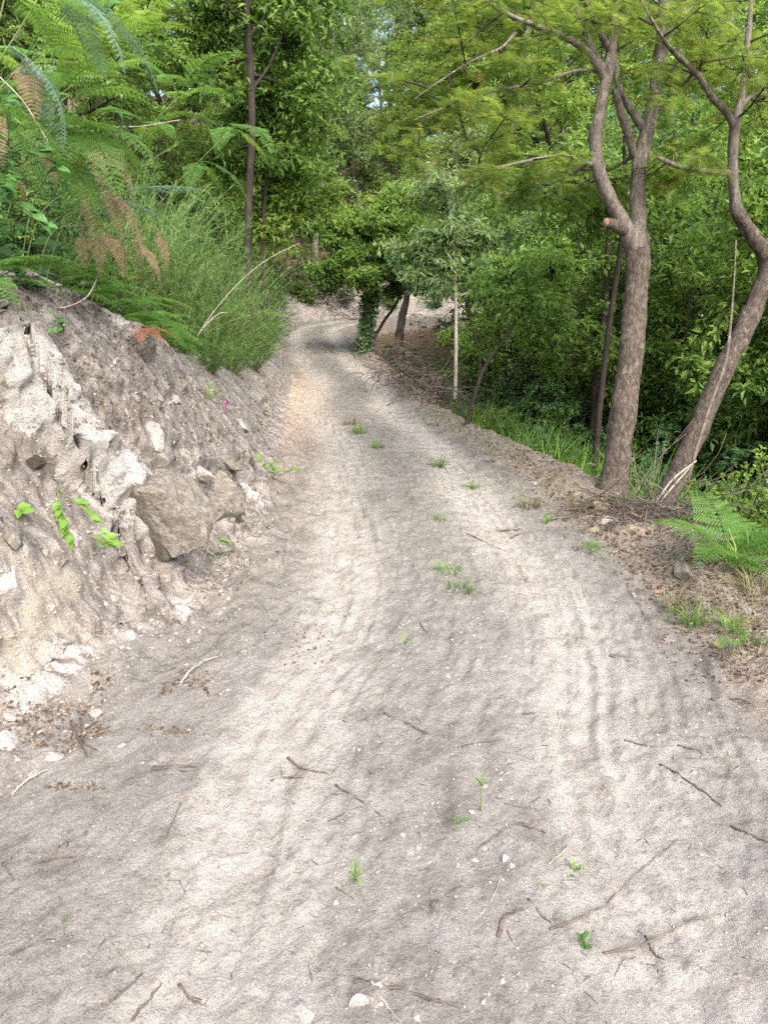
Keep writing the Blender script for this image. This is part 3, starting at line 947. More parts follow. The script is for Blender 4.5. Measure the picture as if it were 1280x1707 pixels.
YL = 6.35
foot2 = drop(at_depth(1112, 825, YL)[0], YL)
off2 = np.array([foot2[0], YL, foot2[2]])
tree2 = link('leaning_tree', None, None, off2)
tag(tree2, 'crooked dark-barked tree leaning over the ravine beside the forked tree', 'tree')
limbs = []
L2 = lambda rows, n=30, name='branch', s_=10: limb(rows, n, name, M_bark if name == 'trunk' else M_bark_grey, YL, tree2, off2, s_, .42)
lt = L2([(1085, 880, 30, 0), (1112, 822, 25, 0), (1150, 745, 25, .05), (1192, 645, 24, .1), (1233, 560, 22, .15), (1268, 485, 21, .2), (1278, 435, 20, .2), (1255, 395, 16, .1), (1228, 352, 13, 0)], 60, 'trunk', 16)
l0 = L2([(1255, 395, 15, .1), (1236, 368, 14, .05), (1226, 345, 12, 0), (1220, 280, 11, -.05), (1224, 210, 11, -.05), (1234, 170, 8, 0), (1242, 110, 7, .05), (1248, 40, 6, .1), (1258, -90, 4.5, .2), (1262, -260, 3, .3)], 44, 'stem', 12)
l1 = L2([(1225, 215, 8, -.05), (1208, 185, 7.5, -.1), (1185, 160, 7, -.15), (1165, 128, 6.5, -.2), (1138, 102, 6, -.3), (1112, 75, 4.5, -.4), (1090, 40, 3.2, -.5), (1062, -10, 2, -.6), (1040, -60, 1, -.7)], 30)
l2 = L2([(1220, 288, 7, -.05), (1195, 287, 6, -.1), (1165, 282, 6, -.15), (1130, 277, 5, -.15), (1095, 262, 4, -.1)], 24)
l3 = L2([(1232, 178, 6, 0), (1255, 158, 5, .1), (1290, 152, 4, .2), (1350, 120, 3, .4)], 20)
l4 = l2 if True else L2([(1228, 352, 6, 0), (1215, 380, 4, -.1), (1200, 420, 3, -.2), (1192, 450, 2, -.2)], 16)
f, w = MB(), MB()
for q, n, L, t0, tn in ((l0, 6, .7, .45, .6), (l1, 5, .55, .35, .55), (l2, 4, .45, .4, .5), (l3, 4, .6, .3, .55)):
    mimosa_sprays(f, w, q, r1, n, L, .10, tn, t0, leafn=34)
part_of(w, 'twigs', M_bark_dark, tree2, off2)['kind'] = 'stuff'
part_of(f, 'foliage', M_leaf['mimosa'], tree2, off2, False)

def pole(name, rows, y0, mat, label, category, n=20, sides=7, tint=.5, group=None):
    q, rad = px_path(rows, y0, n)
    m_ = MB(); m_.tube(q, rad, sides, tint, .1, n)
    o = m_.build(name, mat, loc=q[0])
    tag(o, label, category, group)
    return o
pole('dead_pole', [(1146, 800, 4.5, 0), (1160, 750, 4.3, 0), (1185, 670, 4, .05), (1205, 615, 4, .05), (1214, 570, 3.4, .05), (1222, 480, 2, .1), (1226, 400, 1.3, .1)], YL - .25, M_bark_grey, 'thin grey dead stem propped against the leaning tree trunk', 'stick')
for rows, lab in (([(1085, 848, 2.2, 0), (1120, 800, 2, .1), (1160, 768, 1.8, .2)], 'bleached straight stick slanting up to the leaning tree foot'),
                  ([(1075, 868, 2.0, 0), (1115, 818, 1.8, .1), (1150, 778, 1.5, .2)], 'thin bleached stick lying under the dead grey stem')):
    pole('fallen_stick', rows, YL - .5, M_stick, lab, 'stick')

# ------------------------------------------------------------------ prototypes for the wood
LEAF = leaf_tmpl(.48)
LEAF_W = leaf_tmpl(.30, .08, .15)
LEAF_R = leaf_tmpl(.62)
PROTO = {
    'broad1': tree_meshes(101, 10, .13, .20, 2.3, 34, 12, 62, .095, LEAF, M_leaf['broad'], M_bark_dark),
    'broad2': tree_meshes(102, 12, .15, .28, 2.7, 34, 12, 62, .10, LEAF_R, M_leaf['chestnut'], M_bark_grey, shape='top'),
    'chest': tree_meshes(103, 9, .11, .15, 2.2, 34, 12, 62, .105, LEAF_W, M_leaf['chestnut'], M_bark_dark),
    'pale': tree_meshes(104, 8, .09, .28, 1.8, 32, 11, 54, .10, LEAF_W, M_leaf['pale'], M_bark_grey, shape='top'),
    'dark': tree_meshes(105, 9, .12, .10, 2.0, 34, 12, 60, .09, LEAF, M_leaf['dark'], M_bark_dark),
    'tall': tree_meshes(106, 14, .16, .38, 2.6, 34, 12, 62, .105, LEAF_R, M_leaf['broad'], M_bark_dark, shape='oval'),
}
PROTO['sap1'] = tree_meshes(107, 5.2, .05, .12, 1.35, 26, 9, 54, .085, LEAF, M_leaf['broad'], M_bark_dark)
PROTO['sap2'] = tree_meshes(108, 4.6, .045, .22, 1.25, 24, 9, 50, .095, LEAF_W, M_leaf['pale'], M_bark_grey, shape='top')
PROTO['sap3'] = tree_meshes(109, 5.0, .05, .10, 1.5, 26, 9, 50, .095, LEAF_R, M_leaf['chestnut'], M_bark_dark)
MARKS = [('the forked tree', 1.9, 6.4), ('the leaning tree', 2.35, 6.35), ('the slim white trunk', 1.12, 12.2), ('the leaning sapling', 1.0, 9.6), ('the ivy-clad tree', -.55, 20.5), ('the black trunk', .4, 19), ('the tall bank trunk', -2.3, 13.2), ('the sunlit bracken', -2.0, 4.2), ('the broom bushes', -2.4, 9)]
def behind(x, y):
    """the landmark that a thing at (x, y) stands behind or beside"""
    m = min(MARKS, key=lambda q: abs(x / y - q[1] / q[2]) + (9 if q[2] > y + 1 else 0) + .012 * abs(y - q[2]))
    return ('behind ' if y > m[2] + 2.5 else 'beside ') + m[0]
def put(kind, name, x, y, label, scale=1.0, rz=None, group=None, sink=.1):
    g = drop(x, y)
    g[2] -= sink
    return tree_thing(name, PROTO[kind], g, random.random() * 6.28 if rz is None else rz, scale, label, group)

WHAT_UP = {'broad1': 'dark-trunked broadleaf', 'broad2': 'round-leaved light green', 'chest': 'long-leaved bright green', 'pale': 'silvery green', 'dark': 'dense dark green', 'tall': 'tall bare-stemmed'}
r2 = np.random.default_rng(77)
# hillside beyond the bend
hill = [(-13.5, 33), (-10.5, 31), (-8.2, 34), (-6.2, 31.8), (-4.6, 34.6), (-2.8, 32.6), (-.6, 34.2), (1.0, 32.8), (2.6, 34.6), (4.2, 33), (6.2, 34.4), (8, 33.4), (10.2, 34.6), (12.4, 33.6), (15, 34.4), (18, 33.6), (21.5, 33),
        (-11.5, 37.5), (-8.4, 38.5), (-5.6, 38), (-2.6, 37.4), (.2, 38.2), (3, 38.4), (5.8, 38), (8.6, 38.6), (11.6, 38), (15, 38.5), (19, 38), (-13, 43), (-9, 44), (2.0, 46.5), (.2, 47), (4.2, 47.5), (-2, 48), (7, 48), (11, 48), (-6, 48), (-5, 43), (-1.5, 43.5), (2, 43), (5.5, 44), (9, 43.5), (13, 43.5), (17.5, 43), (23, 40)]
for i, (x, y) in enumerate(hill):
    k = ('broad2', 'chest', 'pale', 'chest', 'pale')[(i * 7 + 2) % 5]  # extra pale and bright leaves put the distance haze into the colour
    put(k, 'hillside_tree', x, y, WHAT_UP[k] + ' tree in the wood beyond the bend ' + behind(x, y), (1.15 if y < 45 else 1.6) + .4 * r2.random(), group='trees on the hillside beyond the bend')
# above the cut bank
upl = [('tall', -5.0, 17), ('broad1', -4.9, 12.6), ('broad2', -6.8, 14.5), ('chest', -5.4, 21), ('broad1', -7.4, 10.5), ('broad2', -8.6, 18.5), ('tall', -7.6, 25), ('chest', -10.5, 14), ('broad1', -10.2, 24), ('dark', -5.6, 27.5), ('chest', -4.4, 23.8), ('broad1', -6.4, 7.2), ('broad2', -9, 8), ('chest', -8.4, 11.8), ('broad1', -12.5, 17), ('broad2', -12, 10.5), ('chest', -11.5, 20.5), ('broad1', -14, 27), ('broad2', -14.5, 14)]
for k, x, y in upl:
    put(k, 'bank_tree', x, y, WHAT_UP[k] + ' tree on the slope above the cut bank ' + behind(x, y), .75 + .3 * r2.random(), group='trees above the cut bank')
# in the ravine
WHAT = {'broad1': 'dark-trunked broadleaf', 'broad2': 'round-leaved light green', 'chest': 'long-leaved bright green', 'pale': 'silvery green', 'dark': 'dense dark green', 'tall': 'tall bare-stemmed', 'sap1': 'young mid-green', 'sap2': 'young silvery', 'sap3': 'young yellow-green'}
sap = [('sap2', 2.6, 14.2), ('sap1', 2.6, 16), ('sap2', 3.4, 14.6), ('sap2', 3.0, 20.6), ('sap3', 3.6, 18.6), ('sap1', 4.4, 16.6), ('sap2', 5.4, 15.2), ('sap1', 5.0, 12.4), ('sap1', 6.4, 13.6), ('sap1', 3.9, 12.4), ('sap3', 3.2, 23), ('sap1', 4.8, 21), ('sap3', 6.2, 20),
       ('sap1', 7.2, 15.8), ('sap3', 8.4, 13.2), ('sap1', 6.2, 10.4), ('sap1', 4.7, 9.4), ('sap1', 7.4, 9.0), ('sap1', 5.6, 7.4), ('sap1', 8.6, 11.2), ('sap2', 5.6, 26), ('sap1', 4.4, 25.6), ('sap1', 3.0, 11.4), ('sap1', 6.6, 6.2)]
for k, x, y in sap:
    put(k, 'sapling', x, y, WHAT[k] + ' sapling crowded into the ravine ' + behind(x, y), .85 + .35 * r2.random(), group='saplings in the ravine')
rav = [('chest', 4.2, 20), ('broad1', 6.5, 17), ('broad2', 8.8, 21), ('dark', 5.2, 13.5), ('broad1', 8.0, 12.6), ('chest', 10.8, 16), ('broad2', 11.6, 23), ('dark', 7.2, 25), ('pale', 3.0, 24.5), ('broad1', 13.6, 19.5), ('chest', 10.5, 11), ('broad2', 13.5, 13.2), ('chest', 5.4, 9.6), ('broad1', 7.4, 7.6)]
for k, x, y in rav:
    put(k, 'ravine_tree', x, y, WHAT[k] + ' tree rooted down in the ravine ' + behind(x, y), .8 + .3 * r2.random(), group='trees in the ravine')
# ------------------------------------------------------------------ single trees that stand out
def custom_tree(name, rows, y0, bark, label, crown=None, sides=10, tint=.5, extra=(), ivy=0):
    """a trunk drawn from its foot; crown: list of (u, v, dy, radii, leaves, size, template, material)"""
    q, rad = px_path(rows, y0, 30)
    e = link(name, None, None, q[0])
    tag(e, label, 'tree')
    m_ = MB(); m_.tube(q, rad, sides, tint, .15, sides + len(rows))
    part_of(m_, 'trunk', bark, e, q[0])
    for ex in extra:
        q2, rd2 = px_path(ex, y0, 16)
        m_ = MB(); m_.tube(q2, rd2, 6, tint, .1, 4)
        part_of(m_, 'branch', bark, e, q[0])
    r = np.random.default_rng(int(rows[0][0]))
    if ivy:
        m_ = MB()
        n = ivy
        t = r.random(n) ** .8
        p, tg = path_at(q, t)
        rr_ = np.interp(t, np.linspace(0, 1, 30), rad)
        out = norm(np.cross(tg, rand_dirs(n, r)))
        m_.stamp(leaf_tmpl(.85, .08, .2), p + out * (rr_ * (.95 + .75 * r.random(n)))[:, None], frames_of(norm(out * .5 + np.array([0, 0, -.7]) + r.normal(size=(n, 3)) * .4), out + r.normal(size=(n, 3)) * .3), .075 * (.6 + .8 * r.random(n)), np.clip(.35 + .3 * r.normal(size=n), 0, 1))
        part_of(m_, 'ivy', M_leaf['bramble'], e, q[0], False)
    if crown:
        m_ = MB(); w_ = MB(); mat = None
        for (u, v, dy, rad_, n, size, tmpl, mat) in crown:
            c = at_depth(u, v, y0 + dy)
            a = q[np.argmin(((q - c) ** 2).sum(1))]
            b = catmull([a, a * .5 + c * .5 + np.array([0, 0, .05]), c], 8)
            w_.tube(b, np.linspace(.03, .01, 8), 4, .3)
            for k in range(16):
                d_ = rand_dirs(1, r)[0]
                far = .35 + .85 * r.random()
                t_ = c + d_ * np.asarray(rad_) * far
                b = catmull([c, c * .5 + t_ * .5 + [0, 0, .06], t_], 6)
                w_.tube(b, np.linspace(.009, .003, 6), 3, .3)
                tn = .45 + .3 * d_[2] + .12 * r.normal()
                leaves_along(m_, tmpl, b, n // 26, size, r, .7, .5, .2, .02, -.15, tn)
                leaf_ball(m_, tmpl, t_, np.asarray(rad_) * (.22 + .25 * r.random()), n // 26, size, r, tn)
        part_of(w_, 'limbs', bark, e, q[0])['kind'] = 'stuff'
        part_of(m_, 'crown', mat, e, q[0], False)
    return e

LF = leaf_tmpl(.46, .1, .15)
iv, _ = hit(606, 588)
YI = iv[1]
custom_tree('ivy_tree', [(604, 600, 15, 0), (606, 588, 13, 0), (610, 560, 12, 0), (614, 520, 13, 0), (618, 480, 14, 0), (622, 430, 11, 0), (625, 380, 6, 0)], YI, M_bark_dark,
            'round-crowned tree with an ivy-clad trunk on the inner edge of the bend',
            [(u_, v_, dy_, (r_1, .9, r_1 * .75), 3400, .13, LF, M_leaf['broad']) for u_, v_, dy_, r_1 in ((565, 405, -.2, .8), (600, 375, 0, .9), (645, 360, .1, .95), (690, 395, .2, .9), (700, 440, .2, .7), (560, 450, -.2, .6), (640, 425, -.3, .9), (600, 455, -.4, .6), (665, 465, 0, .6))], 12, .4,
            extra=([(622, 568, 4, 0), (640, 535, 4, .1), (655, 515, 3.5, .2), (668, 490, 3, .2)],), ivy=1900)
custom_tree('black_trunk', [(660, 592, 12, 0), (665, 565, 10, 0), (669, 535, 9, 0), (676, 505, 8, 0), (682, 470, 6, 0), (690, 420, 4, 0)], YI - 1.5, M_bark_dark,
            'short black trunk just past the ivy-clad tree', [(690, 430, 0, (.6, .6, .45), 1700, .12, LF, M_leaf['dark']), (705, 470, 0, (.5, .5, .3), 900, .12, LF, M_leaf['dark'])], 9, .15)  # dark bark at a low tint
pb = 12.2
custom_tree('slim_pale_tree', [(758, 665, 5, 0), (759, 640, 4.6, 0), (760, 590, 4.2, 0), (760, 540, 4, 0), (759, 480, 3.5, 0), (757, 430, 2.6, 0), (752, 370, 1.2, 0)], pb, M_bark_white,
            'slim tree with a white trunk and silvery leaves by the brush heap',
            [(735, 455, 0, (.62, .6, .32), 1500, .105, LEAF_W, M_leaf['pale']), (790, 440, .3, (.62, .6, .38), 1500, .105, LEAF_W, M_leaf['pale']), (750, 395, .2, (.7, .7, .4), 1500, .105, LEAF_W, M_leaf['pale']), (700, 420, .4, (.5, .5, .3), 1000, .105, LEAF_W, M_leaf['pale']),
             (830, 400, .8, (.7, .7, .45), 1500, .105, LEAF_W, M_leaf['pale']), (745, 320, .3, (.6, .6, .4), 1100, .105, LEAF_W, M_leaf['pale']), (810, 490, .2, (.5, .5, .25), 900, .105, LEAF_W, M_leaf['pale'])], 8, .75)
custom_tree('leaning_sapling', [(772, 730, 6.5, 0), (777, 710, 6, 0), (788, 670, 5.5, .05), (800, 630, 5, .1), (815, 600, 4.5, .15), (840, 565, 3.8, .2), (870, 520, 2.6, .3)], 9.6, M_bark_dark,
            'dark leaning sapling rooted at the edge of the drop', [(890, 500, .4, (.7, .7, .4), 900, .09, LEAF, M_leaf['broad']), (850, 460, .7, (.6, .7, .35), 700, .09, LEAF, M_leaf['broad']), (920, 455, .9, (.6, .6, .4), 700, .09, LEAF, M_leaf['broad'])], 8, .3,
            extra=([(797, 640, 2.5, .1), (800, 600, 2, .1), (792, 560, 1.8, .1), (786, 545, 1.2, .1)],))
custom_tree('shaded_trunk', [(985, 800, 8, 0), (992, 760, 7.5, 0), (998, 690, 7, 0), (1008, 600, 6.5, 0), (1018, 520, 6, 0), (1030, 440, 5.5, 0), (1040, 330, 4.5, 0), (1040, 200, 3, 0)], 8.4, M_bark_dark,
            'dark straight trunk standing close behind the forked tree', [(1060, 300, .3, (1.0, .8, .5), 1600, .10, LEAF, M_leaf['dark']), (990, 330, .3, (.8, .8, .4), 1200, .10, LEAF, M_leaf['broad'])], 9, .3)
tallL = [(416, 545, 9, 0), (416, 500, 8.5, 0), (413, 420, 8, 0), (415, 330, 8, 0), (420, 230, 8, 0), (418, 120, 7.5, 0), (412, 20, 7, 0), (408, -120, 6, .1), (400, -300, 4, .2)]
BC = M_leaf['chestnut']; BB = M_leaf['broad']
custom_tree('bank_edge_tree', tallL, 13.2, M_bark_dark, 'tall straight dark trunk rising from the broom bushes on the bank',
            [(u_, v_, dy_, (.95, .9, .6), 1500, .115, LF, BB) for u_, v_, dy_ in ((360, 30, .6), (470, 60, .8), (440, 160, 1.0), (350, 130, 1.0), (400, -80, 0), (520, -30, .5), (310, -40, .4), (470, 250, 1.4), (390, 260, 1.8), (500, 160, 1.6))], 10, .25,
            extra=([(417, 60, 4, 0), (445, 20, 3, .1), (470, -40, 2, .2)], [(414, 40, 4, 0), (385, 15, 3, 0), (368, -20, 2, 0)], [(420, 150, 3, 0), (448, 110, 2.4, .3), (470, 60, 2, .5)]))
custom_tree('bank_edge_sapling', [(440, 545, 5, 0), (439, 500, 4.5, 0), (437, 430, 4, 0), (441, 340, 3.6, 0), (450, 240, 3, .1), (462, 140, 2, .2)], 14.6, M_bark_dark, 'thinner dark trunk close beside the tall straight one on the bank',
            [(u_, v_, dy_, (.8, .8, .5), 1300, .115, LF, BC) for u_, v_, dy_ in ((455, 330, .5), (500, 260, .8), (440, 390, .8), (520, 330, 1.2), (480, 180, .5))], 8, .25)

# ------------------------------------------------------------------ saplings and shrubs under the wood
SH = {
    'dark': shrub_meshes(201, 13, 2.0, 1.2, 54, .075, LEAF, M_leaf['dark'], M_bark_dark),
    'leafy': shrub_meshes(202, 13, 2.2, 1.3, 50, .075, LEAF_R, M_leaf['broad'], M_bark_dark),
    'long': shrub_meshes(203, 14, 1.8, 1.1, 52, .085, LEAF_W, M_leaf['bramble'], M_bark_dark),
    'lime': shrub_meshes(204, 11, 1.3, .8, 60, .038, LEAF_R, M_leaf['chestnut'], M_bark_dark),
    'pale': shrub_meshes(205, 11, 2.2, 1.3, 46, .085, LEAF_W, M_leaf['pale'], M_bark_grey),
}
BR = [broom_meshes(301, 70, 1.7, .75, M_leaf['broom']), broom_meshes(302, 60, 1.4, .95, M_leaf['broom']), broom_meshes(303, 46, 1.0, .9, M_leaf['broom'])]
def shrub(kind, x, y, scale, label, name='shrub', group=None, sink=.05, z=None):
    g = drop(x, y); g[2] -= sink
    if z is not None: g[2] = z
    return plant_thing(name, SH[kind] if isinstance(kind, str) else BR[kind], g, random.random() * 6.28, scale, label, 'shrub', group)

gR = 'shrubs filling the ravine'
for i, (k, x, y, s_) in enumerate([
    ('dark', 2.9, 8.2, .75), ('dark', 3.5, 7.2, .85), ('dark', 4.4, 8.4, 1.1), ('dark', 5.3, 7.4, 1.2), ('long', 4.6, 6.4, 1.0), ('dark', 6.4, 8.8, 1.3), ('dark', 3.4, 9.6, 1.05), ('dark', 2.2, 10.2, .8), ('long', 2.6, 11.6, 1.0),  # near shrubs mostly take the dark leaf: the hollow's shade put into colour
    ('dark', 4.0, 11.2, 1.25), ('dark', 5.6, 11.4, 1.4), ('dark', 7.4, 10.6, 1.5), ('long', 3.2, 13.2, 1.2), ('leafy', 4.6, 14.8, 1.4), ('dark', 2.4, 14.6, 1.0), ('dark', 6.4, 15, 1.6), ('pale', 3.6, 16.6, 1.2), ('leafy', 8.8, 14, 1.7),
    ('pale', 2.3, 18.4, .95), ('dark', 5.2, 18.6, 1.4), ('leafy', 7.4, 19.4, 1.7), ('pale', 4.2, 22.4, 1.2), ('dark', 6.4, 23, 1.4), ('leafy', 9.6, 25, 1.6), ('dark', 9.0, 17.2, 1.6), ('leafy', 11.5, 19, 1.8), ('dark', 13.5, 24, 1.8), ('dark', 8.4, 9.2, 1.5),
    ('long', 6.8, 6.6, 1.3), ('dark', 5.6, 5.2, 1.0), ('leafy', 8.2, 4.2, 1.2), ('dark', 11, 13.4, 1.8), ('leafy', 14, 16.5, 1.9), ('dark', 16, 21, 2), ('long', 1.9, 12.6, .6)]):
    word = {'dark': 'dark green small-leaved shrub on the slope of the ravine', 'leafy': 'round-leaved green shrub on the slope of the ravine', 'long': 'long-leaved glossy shrub on the slope of the ravine', 'pale': 'silvery green shrub among the trunks of the ravine'}[k]
    shrub(k, x, y, s_, word + ' ' + behind(x, y), group=gR)
shrub('lime', 3.25, 6.25, 1.3, 'yellow-green small-leaved bush behind the bracken of the verge')
shrub('lime', 3.7, 7.2, 1.5, 'tall yellow-green bush at the foot of the leaning tree')
for k, x, y, s_ in (('dark', .25, 19.4, .32), ('leafy', .75, 18, .35), ('dark', 1.2, 16.6, .42), ('dark', 1.0, 20.8, .5), ('leafy', .3, 22, .42), ('dark', 1.5, 18.8, .6), ('long', 1.9, 16.2, .6), ('dark', 1.2, 14.4, .4), ('dark', 1.0, 23, .6), ('leafy', 1.8, 21.6, .7)):
    shrub(k, x, y, s_, {'dark': 'dark scrub bush on the drop inside the bend', 'leafy': 'green scrub bush on the drop inside the bend', 'long': 'long-leaved scrub bush on the drop inside the bend'}[k], group='scrub inside the bend')
shrub('leafy', 1.42, 9.5, .36, 'low rounded bush at the brink beside the leaning sapling')
shrub('dark', 1.75, 8.75, .42, 'dense dark bush on the brink above the grassy hollow')
gF = 'shrubs along the far bend'
for i, (k, x, y, s_) in enumerate([('dark', -3.75, 28.3, .5), ('leafy', -2.9, 29.75, .5), ('dark', -1.5, 30.7, .5), ('leafy', .2, 31.35, .5), ('dark', 2.0, 31.7, .5), ('dark', -4.1, 29.2, .55), ('leafy', -3.3, 30.1, .5), ('dark', -2.4, 30.7, .55), ('leafy', -1.4, 31.2, .5), ('dark', -.2, 31.6, .5), ('dark', -4.3, 30.4, .8), ('leafy', -3.0, 31.6, .9), ('dark', -1.9, 32.0, .8), ('long', -5.4, 29, .9), ('dark', -5.2, 32.5, 1.2), ('leafy', -.4, 33, 1.0), ('dark', 1.5, 32.8, 1.0), ('leafy', 3.4, 33.4, 1.1), ('dark', 5.8, 33.4, 1.1), ('leafy', 8.2, 34, 1.2), ('dark', 10.8, 34, 1.2), ('leafy', 13.4, 34, 1.3), ('dark', -7, 30.5, 1.3), ('leafy', -6.4, 34, 1.5), ('dark', -2.6, 35, 1.6), ('leafy', 2.4, 36, 1.6), ('dark', 7, 37, 1.7), ('leafy', 12, 37.5, 1.8), ('dark', 17, 36, 1.8)]):
    shrub(k, x, y, s_, {'dark': 'dark shrub atop the cut round the bend', 'leafy': 'mid-green leafy shrub atop the cut round the bend', 'long': 'long-leaved shrub on the outside of the bend'}[k] + ' ' + behind(x, y), group=gF)
gU = 'shrubs on the slope above the bank'
for i, (k, x, y, s_) in enumerate([('leafy', -3.5, 8.6, .7), ('long', -4.4, 10.2, .9), ('leafy', -4.2, 14.8, 1.0), ('dark', -5.8, 12.4, 1.2), ('leafy', -5.6, 16.4, 1.3), ('dark', -4.6, 19, 1.0), ('leafy', -5.2, 23, 1.0), ('long', -6.8, 19, 1.4), ('dark', -4.9, 25.6, .9), ('leafy', -7.2, 13, 1.5), ('dark', -4.8, 8.2, 1.1), ('leafy', -5.4, 6.2, 1.1), ('leafy', -4.0, 5.2, .7), ('dark', -6.2, 22, 1.4), ('leafy', -7.6, 28, 1.6), ('dark', -3.9, 17.2, .8), ('leafy', -4.0, 21.4, .8)]):
    shrub(k, x, y, s_, {'dark': 'dark small-leaved shrub on the slope above the bank', 'leafy': 'round-leaved shrub on the slope above the bank', 'long': 'long-leaved shrub among the broom above the bank'}[k] + ' ' + behind(x, y), group=gU)
gB = 'broom bushes along the crest of the bank'
for i, (k, x, y, s_) in enumerate([(0, -2.25, 6.9, .80), (1, -2.05, 7.7, .72), (0, -2.5, 8.5, .95), (1, -2.1, 9.2, .72), (0, -2.55, 10.2, .95), (1, -2.2, 11.0, .75), (0, -2.6, 12.1, .95), (1, -2.35, 13.2, .85), (0, -2.9, 14.4, 1.0), (2, -2.45, 15.2, .9), (1, -2.8, 16.6, .95), (0, -3.2, 18.4, 1.0), (1, -3.3, 20.3, .95),
                                   (0, -3.9, 22.6, 1.0), (2, -1.9, 8.4, .55), (2, -2.0, 10.1, .6), (2, -2.1, 12.4, .7), (0, -3.2, 7.2, 1.05), (0, -3.3, 9.4, 1.1), (0, -3.5, 11.3, 1.1), (1, -3.6, 13.3, 1.1), (1, -2.9, 6.0, .8), (2, -2.35, 5.6, .7), (1, -3.7, 15.8, 1.1), (2, -2.75, 17.6, .8), (2, -3.1, 5.0, .9), (0, -3.9, 6.4, 1.0), (1, -4.5, 24.5, 1.0)]):
    shrub(k, x, y, s_, ('tall feathery broom bush arching over the crest of the bank', 'wide feathery broom bush hanging off the crest of the bank', 'small tuft of young broom on the crest of the bank')[k] + (' by the rust-red fern' if y < 6.5 else ' around the long pale stem' if y < 8.6 else ' before the tall dark trunk' if y < 12.5 else ' round the tall dark trunk' if y < 15 else ' towards the road bend'), 'broom_bush', gB)

# ------------------------------------------------------------------ ferns
FR = {k: frond_mesh(400 + i, *a) for i, (k, a) in enumerate({
    'g1': (.85, 19, R(62), R(-18), M_leaf['fern'], .15), 'g2': (.7, 17, R(48), R(-30), M_leaf['fern'], -.2), 'g3': (.55, 15, R(35), R(-25), M_leaf['fern'], .3),
    'l1': (.8, 19, R(55), R(-8), M_leaf['fern_backlit'], .2), 'l2': (.6, 17, R(40), R(-35), M_leaf['fern_backlit'], -.2),
    'u1': (.7, 20, R(5), R(-70), M_leaf['fern_blue'], .1, .26), 'u2': (.45, 17, R(10), R(-12), M_leaf['fern_blue'], .15, .42),
    'b1': (.6, 17, R(-35), R(-85), M_leaf['fern_brown'], .2, .26), 'b2': (.42, 15, R(-55), R(-88), M_leaf['fern_brown'], -.3, .3), 'r1': (.4, 16, R(-10), R(-60), M_leaf['fern_rust'], .25, .36),
    's1': (.16, 9, R(75), R(20), M_leaf['sprig'], .2), 's2': (.12, 8, R(50), R(-10), M_leaf['sprig'], -.3)}.items())}
def ring(kinds, n, seed, s_=1.0, tilt=.25):
    r = np.random.default_rng(seed)
    return [(FR[kinds[i % len(kinds)]], i * 6.283 / n + r.normal() * .3, r.normal() * tilt * .5, s_ * (.75 + .45 * r.random())) for i in range(n)]
for (u, v, kinds, n, s_, lab) in [
    (1215, 940, ('g1', 'g2', 'g3'), 11, .78, 'large bright green bracken fern at the edge of the verge'),
    (1275, 930, ('g1', 'g2'), 9, .8, 'bracken fern spilling out below the yellow-green bush'),
    (1150, 812, ('g2', 'g3'), 7, .6, 'bracken fern growing against the foot of the leaning tree'),
    (1042, 838, ('g3', 's1'), 6, .42, 'small fern sprouting between the forked tree and the stone'),
    (985, 915, ('g3', 's1'), 8, .34, 'low bright fern in front of the mossy stone'),
    (1238, 1072, ('s1', 's2', 'g3'), 9, .42, 'feathery yellow-green fern sprout on the bare verge'),
    (912, 872, ('s1', 's2'), 7, .75, 'tiny fern sprout on the verge beside the dry grass tuft')]:
    p, _ = hit(u, v)
    fern(p, ring(kinds, n, u, s_), lab)
# bank ferns hang from plants rooted behind the crest
def hung(u, v, y, fronds, lab, root=None, name='bracken_fern'):
    """fronds leave the stem top at pixel (u, v), y metres ahead; the stem runs down to the slope"""
    top = at_depth(u, v, y)
    g = drop(top[0] - .25, y + .15) if root is None else drop(*root)
    e = link(name, None, None, g)
    tag(e, lab, 'fern')
    m_ = MB()
    st = catmull([g - [0, 0, .05], (g * .55 + top * .45) + [-.05, 0, .12], top], 12)
    m_.tube(st, np.linspace(.004, .0025, 12), 5, .4)
    part_of(m_, 'stem', M_stem, e, g)
    for k, (m, a, tilt, s_) in enumerate(fronds):
        link('frond', m, e, top - g, (0, tilt, a), s_ * 1.18)
        link('frond', m, e, st[9] - g, (0, tilt + .25, a + .7 - .35 * (k % 4)), s_)
    return e
hung(150, 120, 3.9, [(FR['l1'], .3, -.3, .75), (FR['l1'], 1.2, -.2, .7), (FR['l2'], -.6, -.2, .7), (FR['l1'], 2.2, -.3, .7), (FR['l2'], .0, -.6, .7), (FR['l1'], 3.0, -.2, .7), (FR['l2'], -1.4, -.1, .6), (FR['l1'], .8, -.8, .6)], 'sunlit yellow-green bracken at the top of the bank', (-2.1, 4.0))
hung(215, 75, 4.5, [(FR['l1'], .1, -.1, .7), (FR['l2'], .9, -.2, .7), (FR['l2'], -.8, 0, .6), (FR['l1'], 2.0, -.3, .6), (FR['l1'], 3.4, -.3, .6)], 'backlit lime bracken fanning out behind the sunlit one', (-2.3, 4.7))
hung(80, -30, 3.1, [(FR['u1'], .5, .2, .62), (FR['u1'], -.3, .35, .55), (FR['u1'], 1.2, .3, .5)], 'bluish fern frond drooping down from the top of the bank', (-1.9, 3.2))
hung(10, -10, 2.7, [(FR['g2'], -.4, .5, .4), (FR['g1'], .4, .7, .35), (FR['g2'], -1.4, .6, .4), (FR['g3'], 1.2, .6, .4)], 'dark green fern hanging over the brink of the bank', (-1.75, 2.9))
hung(215, 318, 4.4, [(FR['u2'], -.1, .0, .78), (FR['g3'], 1.8, .1, .5)], 'pale silvery fern frond held out flat over the bank', (-1.95, 4.6))
